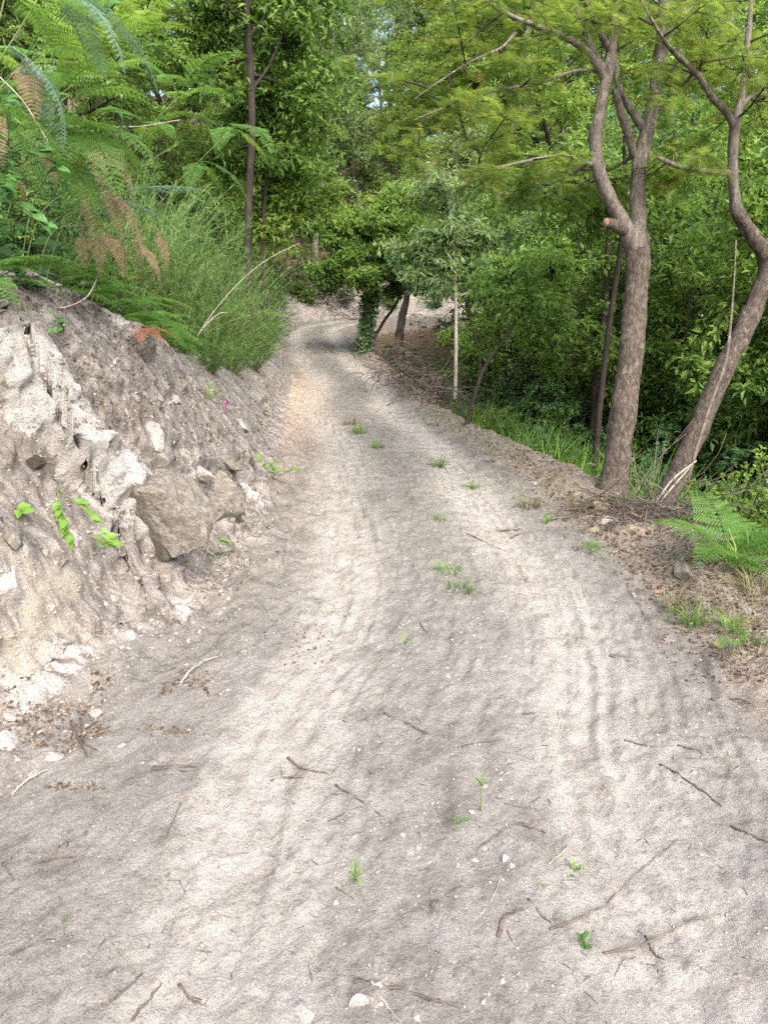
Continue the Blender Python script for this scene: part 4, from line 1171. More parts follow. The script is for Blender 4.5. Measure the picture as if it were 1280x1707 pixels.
hung(165, 225, 4.2, [(FR['b1'], -.3, .1, .55), (FR['b2'], .6, 0, .6), (FR['b2'], -1.3, .1, .6)], 'upper brown dead bracken frond hanging down the bank', (-1.95, 4.3))
hung(175, 300, 4.15, [(FR['b1'], -.2, .15, .6), (FR['b1'], -.9, .2, .5), (FR['b2'], .8, .1, .6)], 'long pale brown dead bracken hanging below the silvery frond', (-1.9, 4.2))
hung(170, 375, 4.1, [(FR['b1'], -.6, .1, .42), (FR['b2'], .2, .1, .55), (FR['b2'], -1.6, .1, .55)], 'lowest dead bracken frond brushing the bank face', (-1.8, 4.15))
hung(68, 240, 3.4, [(FR['b2'], -.4, .05, .42), (FR['b2'], .7, .0, .35)], 'small rusty dead frond in the ivy of the bank', (-1.85, 3.5))
hung(258, 375, 5.2, [(FR['b2'], -.3, .1, .62), (FR['b2'], 1.0, .1, .5)], 'dead brown bracken beside the green broom', (-2.0, 5.4))
hung(228, 400, 5.0, [(FR['b1'], -.5, .0, .45), (FR['b2'], .4, 0, .5)], 'brown bracken frond hanging close to the bank face', (-1.95, 5.1))
hung(385, 215, 6.3, [(FR['g1'], -.8, .9, .6), (FR['l2'], .2, .9, .6), (FR['g2'], -1.6, .8, .6)], 'yellowish fern frond drooping out of the broom', (-2.3, 6.5))
hung(95, 170, 3.5, [(FR['g1'], -.4, .3, .5), (FR['g2'], .6, .2, .6), (FR['g3'], -1.4, .4, .6), (FR['g1'], 1.6, .1, .5), (FR['g2'], 2.8, .1, .5)], 'green bracken below the bluish drooping frond', (-1.95, 3.7))
hung(130, 215, 3.8, [(FR['g1'], -.4, .9, .5), (FR['g2'], .4, .9, .55), (FR['g2'], -1.4, .9, .55), (FR['l2'], 0, .3, .4), (FR['g1'], .9, 1.1, .5), (FR['g1'], -.9, 1.2, .55)], 'curtain of green bracken hanging in front of the dark hollow', (-1.95, 3.9))
hung(45, 95, 3.3, [(FR['g1'], -.2, .1, .5), (FR['g2'], 1.0, .2, .5), (FR['b1'], -1.2, .0, .5), (FR['g3'], 2.2, 0, .6)], 'tangled green and brown bracken under the brink fern', (-2.0, 3.4))
hung(300, 160, 5.6, [(FR['g1'], -.4, .1, .6), (FR['g2'], .8, .2, .6), (FR['l2'], 1.9, .1, .6), (FR['g1'], 3.1, 0, .6), (FR['g2'], -1.5, .3, .6)], 'green bracken rising between broom and sunlit bracken', (-2.4, 5.8))
p, n_ = hit(236, 545)
fern(p + n_ * .02, [(FR['r1'], -.7, -.1, .55), (FR['r1'], .1, -.2, .6), (FR['r1'], .8, 0, .55), (FR['r1'], -1.4, 0, .5)], 'rust-red dead fern lying on the bank under the broom', name='rusty_fern')

for i in range(20):
    y = 3.05 + i * .23
    c_, h_ = np.interp(y, ROAD[:kk, 1], ROAD[:kk, 0]), tab(y, Y_HW)
    g = drop(c_ - h_ - .92 - .22 * random.random(), y)
    ks = (('g2', 'g3', 'b1', 'g1'), ('g3', 'g2', 'g3'), ('b1', 'g3', 'b2', 'g2'))[i % 3]
    fern(g, [(FR[ks[j % len(ks)]], -.9 + 1.5 * random.random() + (3 if j == 5 else 0), .1 + .5 * random.random(), .5 + .3 * random.random()) for j in range(6)], ('green bracken on the lip of the bank', 'low green bracken on the lip of the bank', 'half-dead bracken on the lip of the bank')[i % 3], 'bracken along the lip of the bank')
for i, (k, x, y, s_) in enumerate([('dark', -2.35, 5.0, .45), ('long', -2.6, 5.6, .55), ('dark', -2.9, 6.4, .7), ('leafy', -2.3, 4.6, .35), ('long', -2.1, 4.2, .28), ('dark', -3.2, 7.2, .8), ('leafy', -2.75, 6.0, .6), ('dark', -2.5, 4.6, .5), ('long', -3.3, 6.6, .8), ('lime', -2.2, 6.3, .6), ('lime', -2.3, 7.9, .7), ('leafy', -2.35, 9.7, .42), ('lime', -2.3, 11.6, .8), ('leafy', -2.5, 13.8, .5), ('dark', -4.2, 8.4, 1.1)]):
    shrub(k, x, y, s_, {'dark': 'dark small-leaved shrub behind the bracken of the crest', 'leafy': 'small round-leaved shrub wedged into the broom', 'long': 'long-leaved shrub behind the bracken of the crest', 'lime': 'fine-leaved yellow-green shrub wedged into the broom'}[k], group='shrubs tangled in the crest growth')

# ------------------------------------------------------------------ ivy, brambles and sprigs on the bank: every leaf its own piece
LEAFMESH = {}
def leaf_mesh(key, w, mat, fold=.1, droop=.15):
    if key not in LEAFMESH:
        mb_ = MB(); tv, tf = leaf_fine(w, fold, droop)
        mb_.add(tv, tris=tf, tint=np.linspace(.2, .8, len(tv)))
        LEAFMESH[key] = mb_.build('leaf', mat, as_mesh=True)
    return LEAFMESH[key]
for i, (w_, mk) in enumerate(((.62, 'sprig'), (.78, 'bramble'), (.5, 'pale'), (.7, 'red_leaf'))):
    leaf_mesh(mk, w_, M_leaf[mk])
def frame_euler(d_, up_):
    from mathutils import Matrix
    x, y, zz = frames_of(np.array([d_], float), np.array([up_], float))[0]
    return Matrix((x, y, zz)).transposed().to_euler()
def sprig(u, v, L, nleaf, size, mk, label, seed, heading=(0, 0, 1), name='leafy_sprig', bend=-.25, stems=1, y=None):
    r = np.random.default_rng(seed)
    p, n_ = hit(u, v)
    if y is not None: p, n_ = at_depth(u, v, y), np.array([.45, -.45, .6])
    e = link(name, None, None, p)
    tag(e, label, 'plant')
    h0 = norm(np.array(heading, float) + n_ * .8)
    mb_ = MB(); paths = []
    for k in range(stems):
        h = norm(h0 + r.normal(size=3) * (.35 if stems > 1 else .1))
        st = side_branch((-n_ * .01), h, L * (.7 + .5 * r.random()), r, bend * .4, .12, 5)
        mb_.tube(st[::2], np.linspace(.0035, .0015, len(st[::2])), 4, .5); paths.append(st)
    me = mb_.build('stem', M_stem, as_mesh=True)
    link('stem', me, e)
    for k in range(nleaf):
        st = paths[k % stems]
        q, tg = path_at(st, np.array([.25 + .75 * (k // stems + .5) / max(1, nleaf // stems)]))
        sd = norm(np.cross(tg[0], [0, 0, 1.0]) * (1 if k % 2 else -1) + tg[0] * .5 + r.normal(size=3) * .3 + n_ * .3)
        link('leaf', LEAFMESH[mk], e, q[0], frame_euler(sd, norm(np.array([0, -.25, 1.0]) + n_ * .5 + r.normal(size=3) * .3)), size * (.7 + .6 * r.random()))
    return e
sprig(95, 815, .34, 22, .062, 'sprig', 'bright green leafy sprig sprouting from the rock face', 1, (.5, -.3, -.3), stems=2, bend=-.5)
sprig(25, 845, .10, 5, .05, 'sprig', 'short yellowish sprig beside the bright leafy one', 2, (.2, -.4, 0))
sprig(150, 890, .16, 9, .035, 'sprig', 'fine-leaved green sprig under the bright leafy one', 3, (.4, -.2, -.4))
sprig(108, 548, .10, 11, .048, 'bramble', 'blue-green rosette plant on the pale upper bank', 4, (.2, -.2, .7), stems=3)
sprig(52, 488, .14, 9, .055, 'bramble', 'broad-leaved plant at the crest beside the dead roots', 5, (.3, -.3, .4), stems=2)
sprig(28, 470, .12, 7, .05, 'bramble', 'second broad-leaved plant beside the dead roots', 6, (.1, -.3, .5), stems=2)
sprig(352, 668, .16, 12, .06, 'sprig', 'bright green seedling on the soil above the two boulders', 7, (.2, -.2, .6), stems=3)
sprig(388, 920, .20, 8, .075, 'pale', 'pale grey-green leafy stalk at the toe of the bank', 8, (.1, -.3, .7), stems=2)
sprig(458, 800, .24, 16, .065, 'sprig', 'green leafy sprout growing where the bank meets the track', 9, (.1, -.1, .9), stems=3)
sprig(440, 690, .14, 9, .07, 'sprig', 'yellowish green sprout on the bank by the reddish soil', 10, (.1, -.2, .7), stems=2)
for i, (u, v, y) in enumerate([(15, 240, 3.2), (40, 215, 3.3), (10, 300, 3.2), (45, 265, 3.35), (20, 335, 3.25), (60, 320, 3.4), (5, 190, 3.1), (30, 370, 3.3)]):
    g = drop(at_depth(u, v, y)[0] - .12, y + .1)
    sprig(u, v, .22, 11, .062, 'bramble', 'ivy spray with dark heart-shaped leaves below the crest fern', 20 + i, (.1, -.5, -.1), 'ivy_spray', stems=2, y=y)['group'] = 'ivy sprays at the crest'
for i, (u, v, y) in enumerate([(195, 245, 4.4), (205, 262, 4.4), (185, 268, 4.4), (150, 55, 4.1), (180, 95, 4.2), (255, 75, 4.8), (270, 95, 4.9)]):
    sprig(u, v, .2, 7, .06, 'sprig' if i > 4 else 'bramble', 'bramble spray with toothed leaves tangled in the bracken', 40 + i, (.2, -.4, .2), 'bramble_spray', stems=2, y=y)['group'] = 'bramble sprays in the bracken'
# pink flower on the bank
p, n_ = hit(376, 690)
e = link('pink_flower', None, None, p); tag(e, 'small magenta flower on a short stalk on the bank', 'flower')
mb_ = MB(); mb_.tube(np.array([[0, 0, -.02], [.01, -.01, .05], [.015, -.02, .11]]), [.003, .0025, .002], 4, .5); link('stalk', mb_.build('stalk', M_stem, as_mesh=True), e)
M_pink = leaf_mat('magenta_petal', [(0, (.45, .04, .22)), (1, (.60, .10, .35))], .2, (.6, .1, .35), vary=.05)
for k in range(6):
    mb_ = MB(); tv, tf = leaf_fine(.7, .2, .3); mb_.add(tv * .028, tris=tf, tint=.5)
    link('petal', mb_.build('petal', M_pink, as_mesh=True), e, (.012 + .004 * (k % 2), -.018, .06 + .01 * k), (0, .5, k * 2.1))
# pale stems arching out of the broom
for i, (rows, y0, lab) in enumerate([([(330, 558, 1.1, 0), (360, 515, 1.1, .1), (405, 465, 1.0, .2), (450, 430, .9, .3), (500, 405, .6, .4)], 6.9, 'long pale bare stem slanting out of the broom'),
                                     ([(328, 562, 1.2, 0), (345, 540, 1.2, 0), (365, 523, 1.1, .1), (380, 521, .8, .1)], 6.9, 'short pale forked stem below the long bare one'),
                                     ([(190, 212, 1.1, 0), (240, 210, 1.1, 0), (300, 200, 1.0, .1)], 4.8, 'dry pale stalk lying flat across the broom'),
                                     ([(0, 128, 1.3, 0), (40, 170, 1.3, 0), (80, 235, 1.2, 0)], 3.1, 'dry straw-coloured stalk across the ivy'),
                                     ([(130, 8, 1.5, 0), (165, 55, 1.4, 0), (195, 105, 1.3, .1), (220, 145, 1.0, .2)], 4.0, 'dark bramble cane across the sunlit bracken'),
                                     ([(75, 512, 1.3, 0), (110, 512, 1.3, 0), (145, 495, 1.2, .05), (162, 465, 1.0, .1)], 4.0, 'curved bare root on the upper bank'),
                                     ([(188, 585, 1.4, 0), (230, 625, 1.3, .1), (265, 640, 1.2, .2)], 4.9, 'straight dry stalk lying on the bank soil'),
                                     ([(190, 600, 1.2, 0), (240, 622, 1.1, .1), (285, 645, 1.0, .2)], 4.95, 'second dry stalk lying on the bank soil')]):
    pole('dry_stalk', rows, y0, M_bark_dark if 'dark' in lab else M_stick, lab, 'stalk', 14, 5, .6)
# ------------------------------------------------------------------ stones
def rock_mesh(seed, size, mat, flat=.7, cuts=15, name='rock', rough=.05):
    """a boulder: a fine sphere with faces cleaved off, then roughened"""
    import bmesh
    r = np.random.default_rng(seed)
    bm = bmesh.new()
    bmesh.ops.create_icosphere(bm, subdivisions=4, radius=1)
    V = np.array([v.co for v in bm.verts]); F = np.array([[v.index for v in f.verts] for f in bm.faces]); bm.free()
    for k in range(cuts):
        nn = rand_dirs(1, r)[0]; dd_ = .44 + .32 * r.random()
        h = V @ nn - dd_
        V = V - np.where(h > 0, h * .985, 0)[:, None] * nn
    V = V * (1 + rough * fbm(V * 3 + seed, 4, seed) + rough * .5 * fbm(V * 11 + seed, 3, seed + 1))[:, None]
    V = V * np.asarray(size) * np.array([1, 1, 1])
    V *= .8 / np.linalg.norm(V / np.asarray(size), axis=1).mean()
    return mesh(name, V, F, mat, False, {'tint': np.full(len(V), .5)})

def boulder(u, v, size, mat, label, seed, sink=.35, rot=(0, 0, 0), name='boulder'):
    p, n_ = hit(u, v)
    o = link(name, rock_mesh(seed, size, mat, name=name), None, p - n_ * min(size) * sink, rot)
    tag(o, label, 'rock')
    return o
boulder(252, 868, (.24, .30, .36), M_rock_grey, 'big grey granite slab jutting from the bank beside the white ridge', 1, .72, (.15, -.25, .5))
boulder(372, 838, (.20, .26, .21), M_rock_grey, 'brown-grey boulder set in the bank past the big slab', 2, .15, (.1, -.15, .4))
boulder(262, 728, (.06, .07, .11), M_rock_pale, 'upright pale rock with mossy streak high on the bank', 3, .3, (0, .2, .2))
boulder(288, 668, (.05, .06, .04), M_rock_pale, 'small bluish white stone on the upper bank', 4, .2, (.3, .2, .2))
boulder(340, 790, (.07, .09, .05), M_rock_pale, 'white cracked stone above the brown-grey boulder', 5, .4, (0, .4, .4))
boulder(62, 770, (.05, .07, .04), M_bark_dark, 'blackened lump lodged in the rock face', 6, .3, (0, .4, 1.0))
boulder(400, 705, (.10, .16, .06), M_rock_pale, 'long pale stone lying along the bank by the pink flower', 7, .4, (0, .5, .3))
boulder(385, 770, (.11, .16, .08), M_rock_grey, 'grey ledge of rock above the leafy sprout', 8, .5, (0, .6, .2))
boulder(435, 665, (.12, .16, .10), M_rock_grey, 'dark rock by the yellowish sprout on the bank', 9, .4, (.2, .2, .2))
boulder(30, 960, (.12, .20, .26), M_rock_pale, 'smooth stained granite face at the foot of the bank', 14, .72, (.1, -.3, .2))
boulder(100, 930, (.06, .07, .05), M_rock_grey, 'fractured grey block under the bright leafy sprig', 15, .3, (.4, .2, .9))
boulder(25, 890, (.07, .08, .05), M_rock_grey, 'angular grey block beside the stained granite face', 16, .3, (.2, .5, .3))
boulder(120, 475, (.08, .09, .10), M_rock_grey, 'grey rock showing under the dead bracken', 17, .4, (.2, .3, .3))
boulder(305, 640, (.06, .07, .05), M_rock_grey, 'dark stone beside the bluish white one on the bank', 18, .3, (.2, .3, .3))
for i, (u, v, s_, m_, lab) in enumerate([
    (12, 1238, (.085, .075, .06), M_rock_pale, 'large pale block fallen at the toe of the bank'), (85, 1262, (.055, .04, .04), M_rock_pale, 'pointed pale stone among the dead leaves'), (22, 1192, (.05, .04, .03), M_rock_pale, 'flat pale stone above the fallen block'),
    (58, 1288, (.03, .028, .022), M_rock_pale, 'small pale stone by the straw stalk'), (160, 1190, (.035, .03, .025), M_rock_pale, 'rounded pale stone at the foot of the stained rock'), (200, 1245, (.022, .02, .016), M_rock_pale, 'little stone beside the dark twig heap'),
    (510, 1692, (.042, .034, .028), M_rock_pale, 'white angular stone half buried in the track sand'), (600, 1668, (.03, .024, .016), M_rock_pale, 'flat pale stone beside the white angular one'), (590, 1394, (.022, .014, .010), M_pebble, 'small oblong stone in the sand'),
    (682, 1418, (.020, .018, .014), M_pebble, 'knobbly clod in the crown of the track'), (852, 1445, (.020, .016, .014), M_rock_pale, 'pale pebble beside the curled white leaf'), (672, 1392, (.014, .012, .010), M_pebble, 'small pebble just past the knobbly clod'),
    (1015, 868, (.115, .085, .075), M_rock_pale, 'lichen-white stone at the foot of the forked tree'), (998, 838, (.17, .10, .10), M_rock_moss, 'yellow mossy rock against the forked tree'), (985, 885, (.11, .08, .06), M_rock_moss, 'mossy stone in front of the lichen-white stone'),
    (1048, 880, (.06, .05, .04), M_rock_moss, 'tan stone at the edge of the brushwood'), (1140, 950, (.10, .08, .06), M_rock_grey, 'dark lump of soil and stone on the verge'), (1238, 1014, (.035, .035, .035), M_rock_grey, 'square grey stone on the verge'),
    (890, 806, (.10, .06, .035), M_rock_pale, 'flat pale stone on the brink of the verge'), (1165, 940, (.03, .03, .03), M_rock_pale, 'whitish stone next to the dark lump'), (1270, 1070, (.03, .03, .025), M_rock_pale, 'pale stone by the feathery sprout'),
    (1032, 1094, (.075, .035, .008), M_rock_grey, 'dark flat slab flush with the wheel track'), (350, 860, (.03, .03, .02), M_pebble, 'pebble caught between the two boulders'), (405, 1085, (.022, .018, .014), M_pebble, 'pale pebble below the toe of the bank')]):
    boulder(u, v, s_, m_, lab, 30 + i, .35 if s_[2] > .012 else .6, (.1 * (i % 3), .1 * (i % 2), i * 1.3), 'stone')

# ------------------------------------------------------------------ twigs lying on the track
def ground_path(px, lift):
    out = []
    for u, v in px:
        p, n_ = hit(u, v)
        out.append(p + np.array([0, 0, lift]))
    return np.array(out)
def twig(px, r0, label, mat=M_twig, name='twig', seed=0, arch=0.0, group=None, tint=.45):
    r = np.random.default_rng(seed)
    q = ground_path(px, r0 * .7)
    n = max(10, 5 * len(q))
    q = catmull(q, n)
    q = q + r.normal(size=q.shape) * r0 * .35
    q[:, 2] += arch * np.sin(np.linspace(0, math.pi, n))
    m_ = MB(); m_.tube(q, np.linspace(r0, r0 * .45, n), 6, tint, .15, seed)
    o = m_.build(name, mat, loc=q[0])
    tag(o, label, 'twig', group)
    return o
TW = [([(640, 1190), (680, 1208), (716, 1226)], .0055, 'straight brown twig in the crown of the track'), ([(770, 1246), (805, 1238), (840, 1234)], .005, 'twig lying crosswise past the tall sprout'),
      ([(480, 1264), (505, 1283), (546, 1290)], .006, 'bent dark twig between the wheel tracks'), ([(452, 1302), (480, 1298), (506, 1297)], .006, 'short dark twig under the bent one'),
      ([(560, 1310), (600, 1335), (636, 1361)], .004, 'thin twig crossing towards the little sprout'), ([(548, 1370), (575, 1356), (602, 1344)], .003, 'fine twig meeting the thin crossing one'),
      ([(798, 1416), (830, 1392), (862, 1374), (880, 1375)], .0045, 'curved twig above the curled white leaf'), ([(862, 1374), (890, 1380), (910, 1390)], .005, 'dark stub of twig joined to the curved one'),
      ([(915, 1440), (940, 1418), (958, 1385), (945, 1378)], .003, 'pale hooked root in the loose sand'), ([(830, 1562), (842, 1530), (872, 1516)], .007, 'short thick twig with a bent end'),
      ([(720, 1510), (745, 1494), (768, 1478)], .006, 'weathered stick lying in the sand beside the thick twig'), ([(800, 1526), (820, 1500), (836, 1458)], .003, 'pale curved root below the curled leaf'),
      ([(880, 1500), (898, 1522), (918, 1540)], .004, 'dark twig at the butt of the long arching one'), ([(588, 1636), (660, 1650), (720, 1668), (765, 1680)], .006, 'long dark stick near the white angular stone'),
      ([(618, 1634), (640, 1670), (668, 1707)], .004, 'reddish straw stick crossing the long dark one'), ([(300, 1642), (315, 1664), (340, 1676)], .004, 'crooked little twig in the open sand'),
      ([(185, 1672), (210, 1650), (238, 1624)], .0045, 'twig slanting across the sand'), ([(220, 1702), (245, 1672), (270, 1640)], .0045, 'second twig slanting across the sand'),
      ([(20, 1592), (55, 1576), (92, 1566)], .004, 'thin twig on the wide sandy side'), ([(1130, 1244), (1160, 1250), (1182, 1256)], .005, 'short twig in the outer wheel track'),
      ([(1186, 1168), (1215, 1164), (1250, 1172)], .008, 'dark root end on the outer edge of the track'), ([(1218, 1378), (1250, 1392), (1282, 1406)], .005, 'twig at the outer edge of the sand'),
      ([(1100, 1274), (1150, 1305), (1204, 1346)], .0045, 'long thin twig along the outer wheel track'), ([(1040, 1234), (1068, 1242), (1092, 1246)], .004, 'small twig near the crosswise one'),
      ([(850, 992), (880, 988), (916, 992)], .005, 'pale-ended twig in the far wheel track'), ([(778, 890), (810, 905), (842, 920)], .005, 'fine branch lying past the far grass'), ([(836, 886), (850, 884), (872, 884)], .008, 'dark stub lying beside the verge'),
      ([(870, 1192), (900, 1188)], .005, 'stub of twig on the crown of the track'), ([(255, 1284), (300, 1280), (362, 1276)], .007, 'upper stick of the twig bundle by the bank'), ([(258, 1278), (310, 1288), (360, 1286)], .006, 'lower stick of the twig bundle by the bank'),
      ([(278, 1396), (290, 1368), (302, 1338)], .003, 'reddish stalk in the open sand'), ([(296, 1362), (360, 1354), (432, 1344)], .0025, 'very thin straw across the sand'), ([(55, 1440), (95, 1432), (130, 1428)], .004, 'thin bent twig near the bank side'), ([(5, 1440), (15, 1455), (25, 1470)], .004, 'tiny twig beside the thin bent one'),
      ([(120, 1205), (135, 1240), (150, 1262)], .007, 'dark twig standing in the leaf heap'), ([(135, 1200), (140, 1235), (165, 1255)], .005, 'second dark twig in the leaf heap'), ([(900, 1330), (870, 1345), (840, 1340)], .003, 'fine root in the crown of the track'),
      ([(930, 1185), (935, 1215)], .003, 'tiny upright-lying straw in the track'), ([(700, 1040), (712, 1056)], .004, 'small dark twig far along the crown'), ([(1010, 1500), (1040, 1490)], .003, 'short straw below the long arching twig'),
      ([(1075, 1560), (1090, 1590), (1105, 1600)], .004, 'twig lying among the prints'), ([(1020, 1640), (1035, 1610), (1045, 1600)], .003, 'bleached straw stub near the wilted leaves'), ([(560, 1480), (590, 1500)], .003, 'fine twig below the little sprout')]
for i, (px, r0, lab) in enumerate(TW):
    twig(px, r0 * .88, lab, M_stick if any(w_ in lab for w_ in ('pale', 'straw', 'bleached')) else M_twig, 'twig', i)
twig([(300, 1140), (330, 1116), (366, 1094)], .006, 'bleached stick lying on the leaf heap under the bank', M_stick, 'twig', 90, .02)
twig([(20, 1326), (50, 1306), (82, 1284)], .005, 'straw-coloured stalk lying at the toe of the bank', M_stick, 'twig', 91, .015)
twig([(918, 1550), (965, 1535), (1010, 1512), (1060, 1462), (1128, 1403)], .0038, 'long arching twig lying over the sand', M_twig, 'twig', 92, .012, tint=.75)
twig([(1005, 1590), (1055, 1586), (1100, 1568), (1150, 1540), (1200, 1524)], .0036, 'long curved twig running out from the wilted leaves', M_twig, 'twig', 93, .012, tint=.8)

# ------------------------------------------------------------------ sprouts and grass on the track and verge
GR = [grass_mesh(501 + i, n, rad, L, M_leaf[m], w=w_) for i, (n, rad, L, m, w_) in enumerate(((80, .06, .16, 'grass', .035), (60, .05, .10, 'grass', .04), (90, .07, .18, 'dry_grass', .03), (300, .18, .34, 'grass', .018)))]
for m in GR: m.name = 'blades'
def tuft(u, v, k, s_, label, group=None):
    p, n_ = hit(u, v)
    o = link('grass_tuft', GR[k], None, p, (0, 0, random.random() * 6), s_)
    tag(o, label, 'grass', group)
    return o
tuft(765, 985, 1, 1.3, 'green weed tuft in the crown of the track'); tuft(752, 955, 1, 1.2, 'smaller green tuft just past the weed tuft'); tuft(735, 868, 1, .8, 'little green tuft in the far crown of the track')
tuft(600, 722, 0, 1.1, 'grass tuft between the ruts near the bend'); tuft(628, 748, 0, .9, 'grass tuft just before the one near the bend'); tuft(585, 708, 2, 1.0, 'dry grass patch between the ruts near the bend')
tuft(730, 778, 0, 1.0, 'grass tuft on the outer edge of the far track'); tuft(882, 846, 2, 1.0, 'straw-coloured grass tuft on the verge'); tuft(790, 815, 0, .7, 'small grass tuft on the far verge')
tuft(1155, 1040, 0, 1.0, 'green grass tuft on the verge near the russet leaf'); tuft(1125, 1015, 2, .8, 'dry grass tuft beside the russet leaf'); tuft(1215, 1050, 0, .8, 'grass tuft behind the feathery sprout')
tuft(965, 850, 2, .9, 'dry grass between the stones and the brink'); tuft(1245, 950, 0, 1.4, 'fine grass under the large bracken'); tuft(1262, 990, 2, 1.1, 'dry grass patch by the square grey stone')
gp = 'tall grass in the hollow'
for i, (x, y) in enumerate([(1.75, 8.3), (1.95, 7.9), (2.2, 8.0), (2.15, 7.5), (2.4, 7.3), (2.0, 8.7), (2.45, 8.2), (2.7, 7.6), (2.4, 6.9), (2.75, 6.9), (2.6, 6.4), (3.0, 6.2), (2.35, 9.1), (1.6, 9.1), (1.45, 10.4), (1.3, 11.2), (1.55, 11.8), (1.85, 9.8), (3.0, 7.2), (2.9, 8.4)]):
    g = drop(x, y)
    o = link('tall_grass', GR[3], None, g, (0, 0, i * 1.7), 1.7 + .5 * (i % 3)); tag(o, 'clump of tall soft green grass in the hollow below the verge', 'grass', gp)
# sprouts in the sand
def sprout(u, v, kinds, n, s_, label, seed, stem=.0):
    p, _ = hit(u, v)
    e = link('sprout', None, None, p); tag(e, label, 'seedling')
    if stem:
        m_ = MB(); m_.tube(np.array([[0, 0, -.01], [.004, 0, stem * .5], [.002, .003, stem]]), [.003, .0025, .002], 5, .5)
        link('stem', m_.build('stem', M_stem, as_mesh=True), e)
    for m, a, tl, q in ring(kinds, n, seed, s_):
        link('frond', m, e, (0, 0, stem * .95), (0, tl, a), q)
    return e
sprout(800, 1352, ('s2', 's1'), 5, .42, 'tall fern sprout standing in the crown of the track', 1, .10)
sprout(765, 1372, ('s2',), 5, .35, 'low fern sprout at the foot of the tall one', 2); sprout(592, 1474, ('s1', 's2'), 6, .42, 'bright little fern sprout alone in the sand', 3, .015)
sprout(905, 1478, ('s2',), 4, .2, 'tiny green seedling in the sand', 4); sprout(675, 1085, ('s1',), 4, .5, 'thin sprout far along the crown of the track', 5, .03); sprout(108, 1533, ('s2',), 4, .18, 'mossy green speck of a seedling', 6)
for u, v, lab, sd, sz in ((970, 1570, 'flattened green leafy weed run over in the track', 61, .02), (955, 1452, 'wilted grey-green weed pressed into the sand', 62, .018)):
    sprig(u, v, .04, 12, sz, 'pale' if sd == 62 else 'bramble', lab, sd, (0, -.3, .5), 'flattened_weed', stems=4)
for u, v, sz, lab, rz, mk in ((1090, 990, .045, 'russet dead leaf on the litter of the verge', .3, 'red_leaf'), (1075, 918, .035, 'orange dead leaf near the brushwood', 1.2, 'red_leaf'), (1200, 1082, .055, 'reddish leaf on bare ground by the feathery sprout', 2.0, 'red_leaf'), (838, 1440, .035, 'curled whitish dead leaf in the sand', 1.0, 'pale_dead'),
                           (308, 1328, .016, 'tiny brown leaf in the open sand', .4, 'red_leaf'), (1110, 1070, .03, 'small russet leaf on the brink of the rut', 1.9, 'red_leaf')):
    if mk not in LEAFMESH:
        leaf_mesh(mk, .5, leaf_mat('whitish_leaf', [(0, (.5, .44, .34)), (1, (.62, .57, .47))], .1, (.5, .4, .3), vary=.05), .3, .35)
    p, n_ = hit(u, v)
    tag(link('dead_leaf', LEAFMESH[mk], None, p + n_ * sz * .15, frame_euler((math.cos(rz), math.sin(rz), .2), (.2, -.3, 1)), sz), lab, 'leaf')

# ------------------------------------------------------------------ brushwood
def brush(name, x0, y0, rx, ry, h, n, label, seed, mat, big=10, down=.4):
    r = np.random.default_rng(seed)
    g = drop(x0, y0)
    e = link(name, None, None, g); tag(e, label, 'brushwood')
    m_ = MB()
    for i in range(n):
        x, y = x0 + r.normal() * rx * .5, y0 + r.normal() * ry * .5
        b = drop(x, y) + [0, 0, h * r.random() ** 1.6]
        st = side_branch(b, (r.normal(), r.normal(), down * r.normal()), .25 + .6 * r.random(), r, -.05, .25, 4)
        if i < big:
            q = MB(); q.tube(st, np.linspace(.011, .004, len(st)), 5, .5); part_of(q, 'stick', mat, e, g)
        else:
            m_.tube(st[::2], np.linspace(.0045, .002, len(st[::2])) * max(1, y0 / 6.5), 3, .2 + .6 * r.random())
    o = part_of(m_, 'twigs', mat, e, g); o['kind'] = 'stuff'
    return e
brush('brush_heap', .72, 15.5, 1.0, 2.6, .75, 420, 'heap of bare grey brushwood on the brink by the black trunk', 1, M_twig)
brush('brush_heap', .95, 12.6, .6, 1.6, .5, 220, 'straggling bare brushwood below the slim white-barked tree', 2, M_twig)
bp, _ = hit(1075, 862)
brush('brush_heap', bp[0], bp[1], .42, .34, .14, 260, 'flat heap of dry twigs at the foot of the leaning tree', 3, M_twig)
brush('brush_heap', -2.6, 30.2, 2.6, .8, 1.6, 380, 'tangle of bare stems hanging on the cut beyond the bend', 4, M_twig)
rp_, _ = hit(40, 430)
brush('root_tangle', rp_[0] - .1, rp_[1] + .1, .5, .7, .3, 260, 'tangle of thin reddish roots at the crest of the bank', 5, M_twig, 8)

# ------------------------------------------------------------------ what nobody could count: grit, crumbs, leaf litter, ground cover
def scatter_px(n, box, r, off_road=None):
    out, nr = [], []
    for i in range(n):
        u, v = box[0] + (box[2] - box[0]) * r.random(), box[1] + (box[3] - box[1]) * r.random()
        d_ = Vector(ray(u, v)).normalized()
        loc, nrm, k, dist = GROUND.ray_cast(Vector(CAM), d_)
        if loc is not None and dist < 30:
            out.append(loc); nr.append(nrm)
    out, nr = np.array(out), np.array(nr)
    if off_road is not None:
        d_, s_ = road_coords(out[:, :2])
        k = np.abs(d_) > tab(s_, Y_HW) + off_road - .25 * r.random(len(d_)) ** 2
        out, nr = out[k], nr[k]
    return out, nr
def scatter_xy(n, x0, x1, y0, y1, r, pw=1.0):
    """world-space scatter, thinning out with distance along the track"""
    out, nr = [], []
    for i in range(n):
        y = y0 + (y1 - y0) * r.random() ** pw
        x = x0 + (x1 - x0) * r.random()
        loc, nrm, k, dist = GROUND.ray_cast(Vector((x, y, 50)), Vector((0, 0, -1)))
        out.append(loc); nr.append(nrm)
    return np.array(out), np.array(nr)
ro = np.random.default_rng(900)
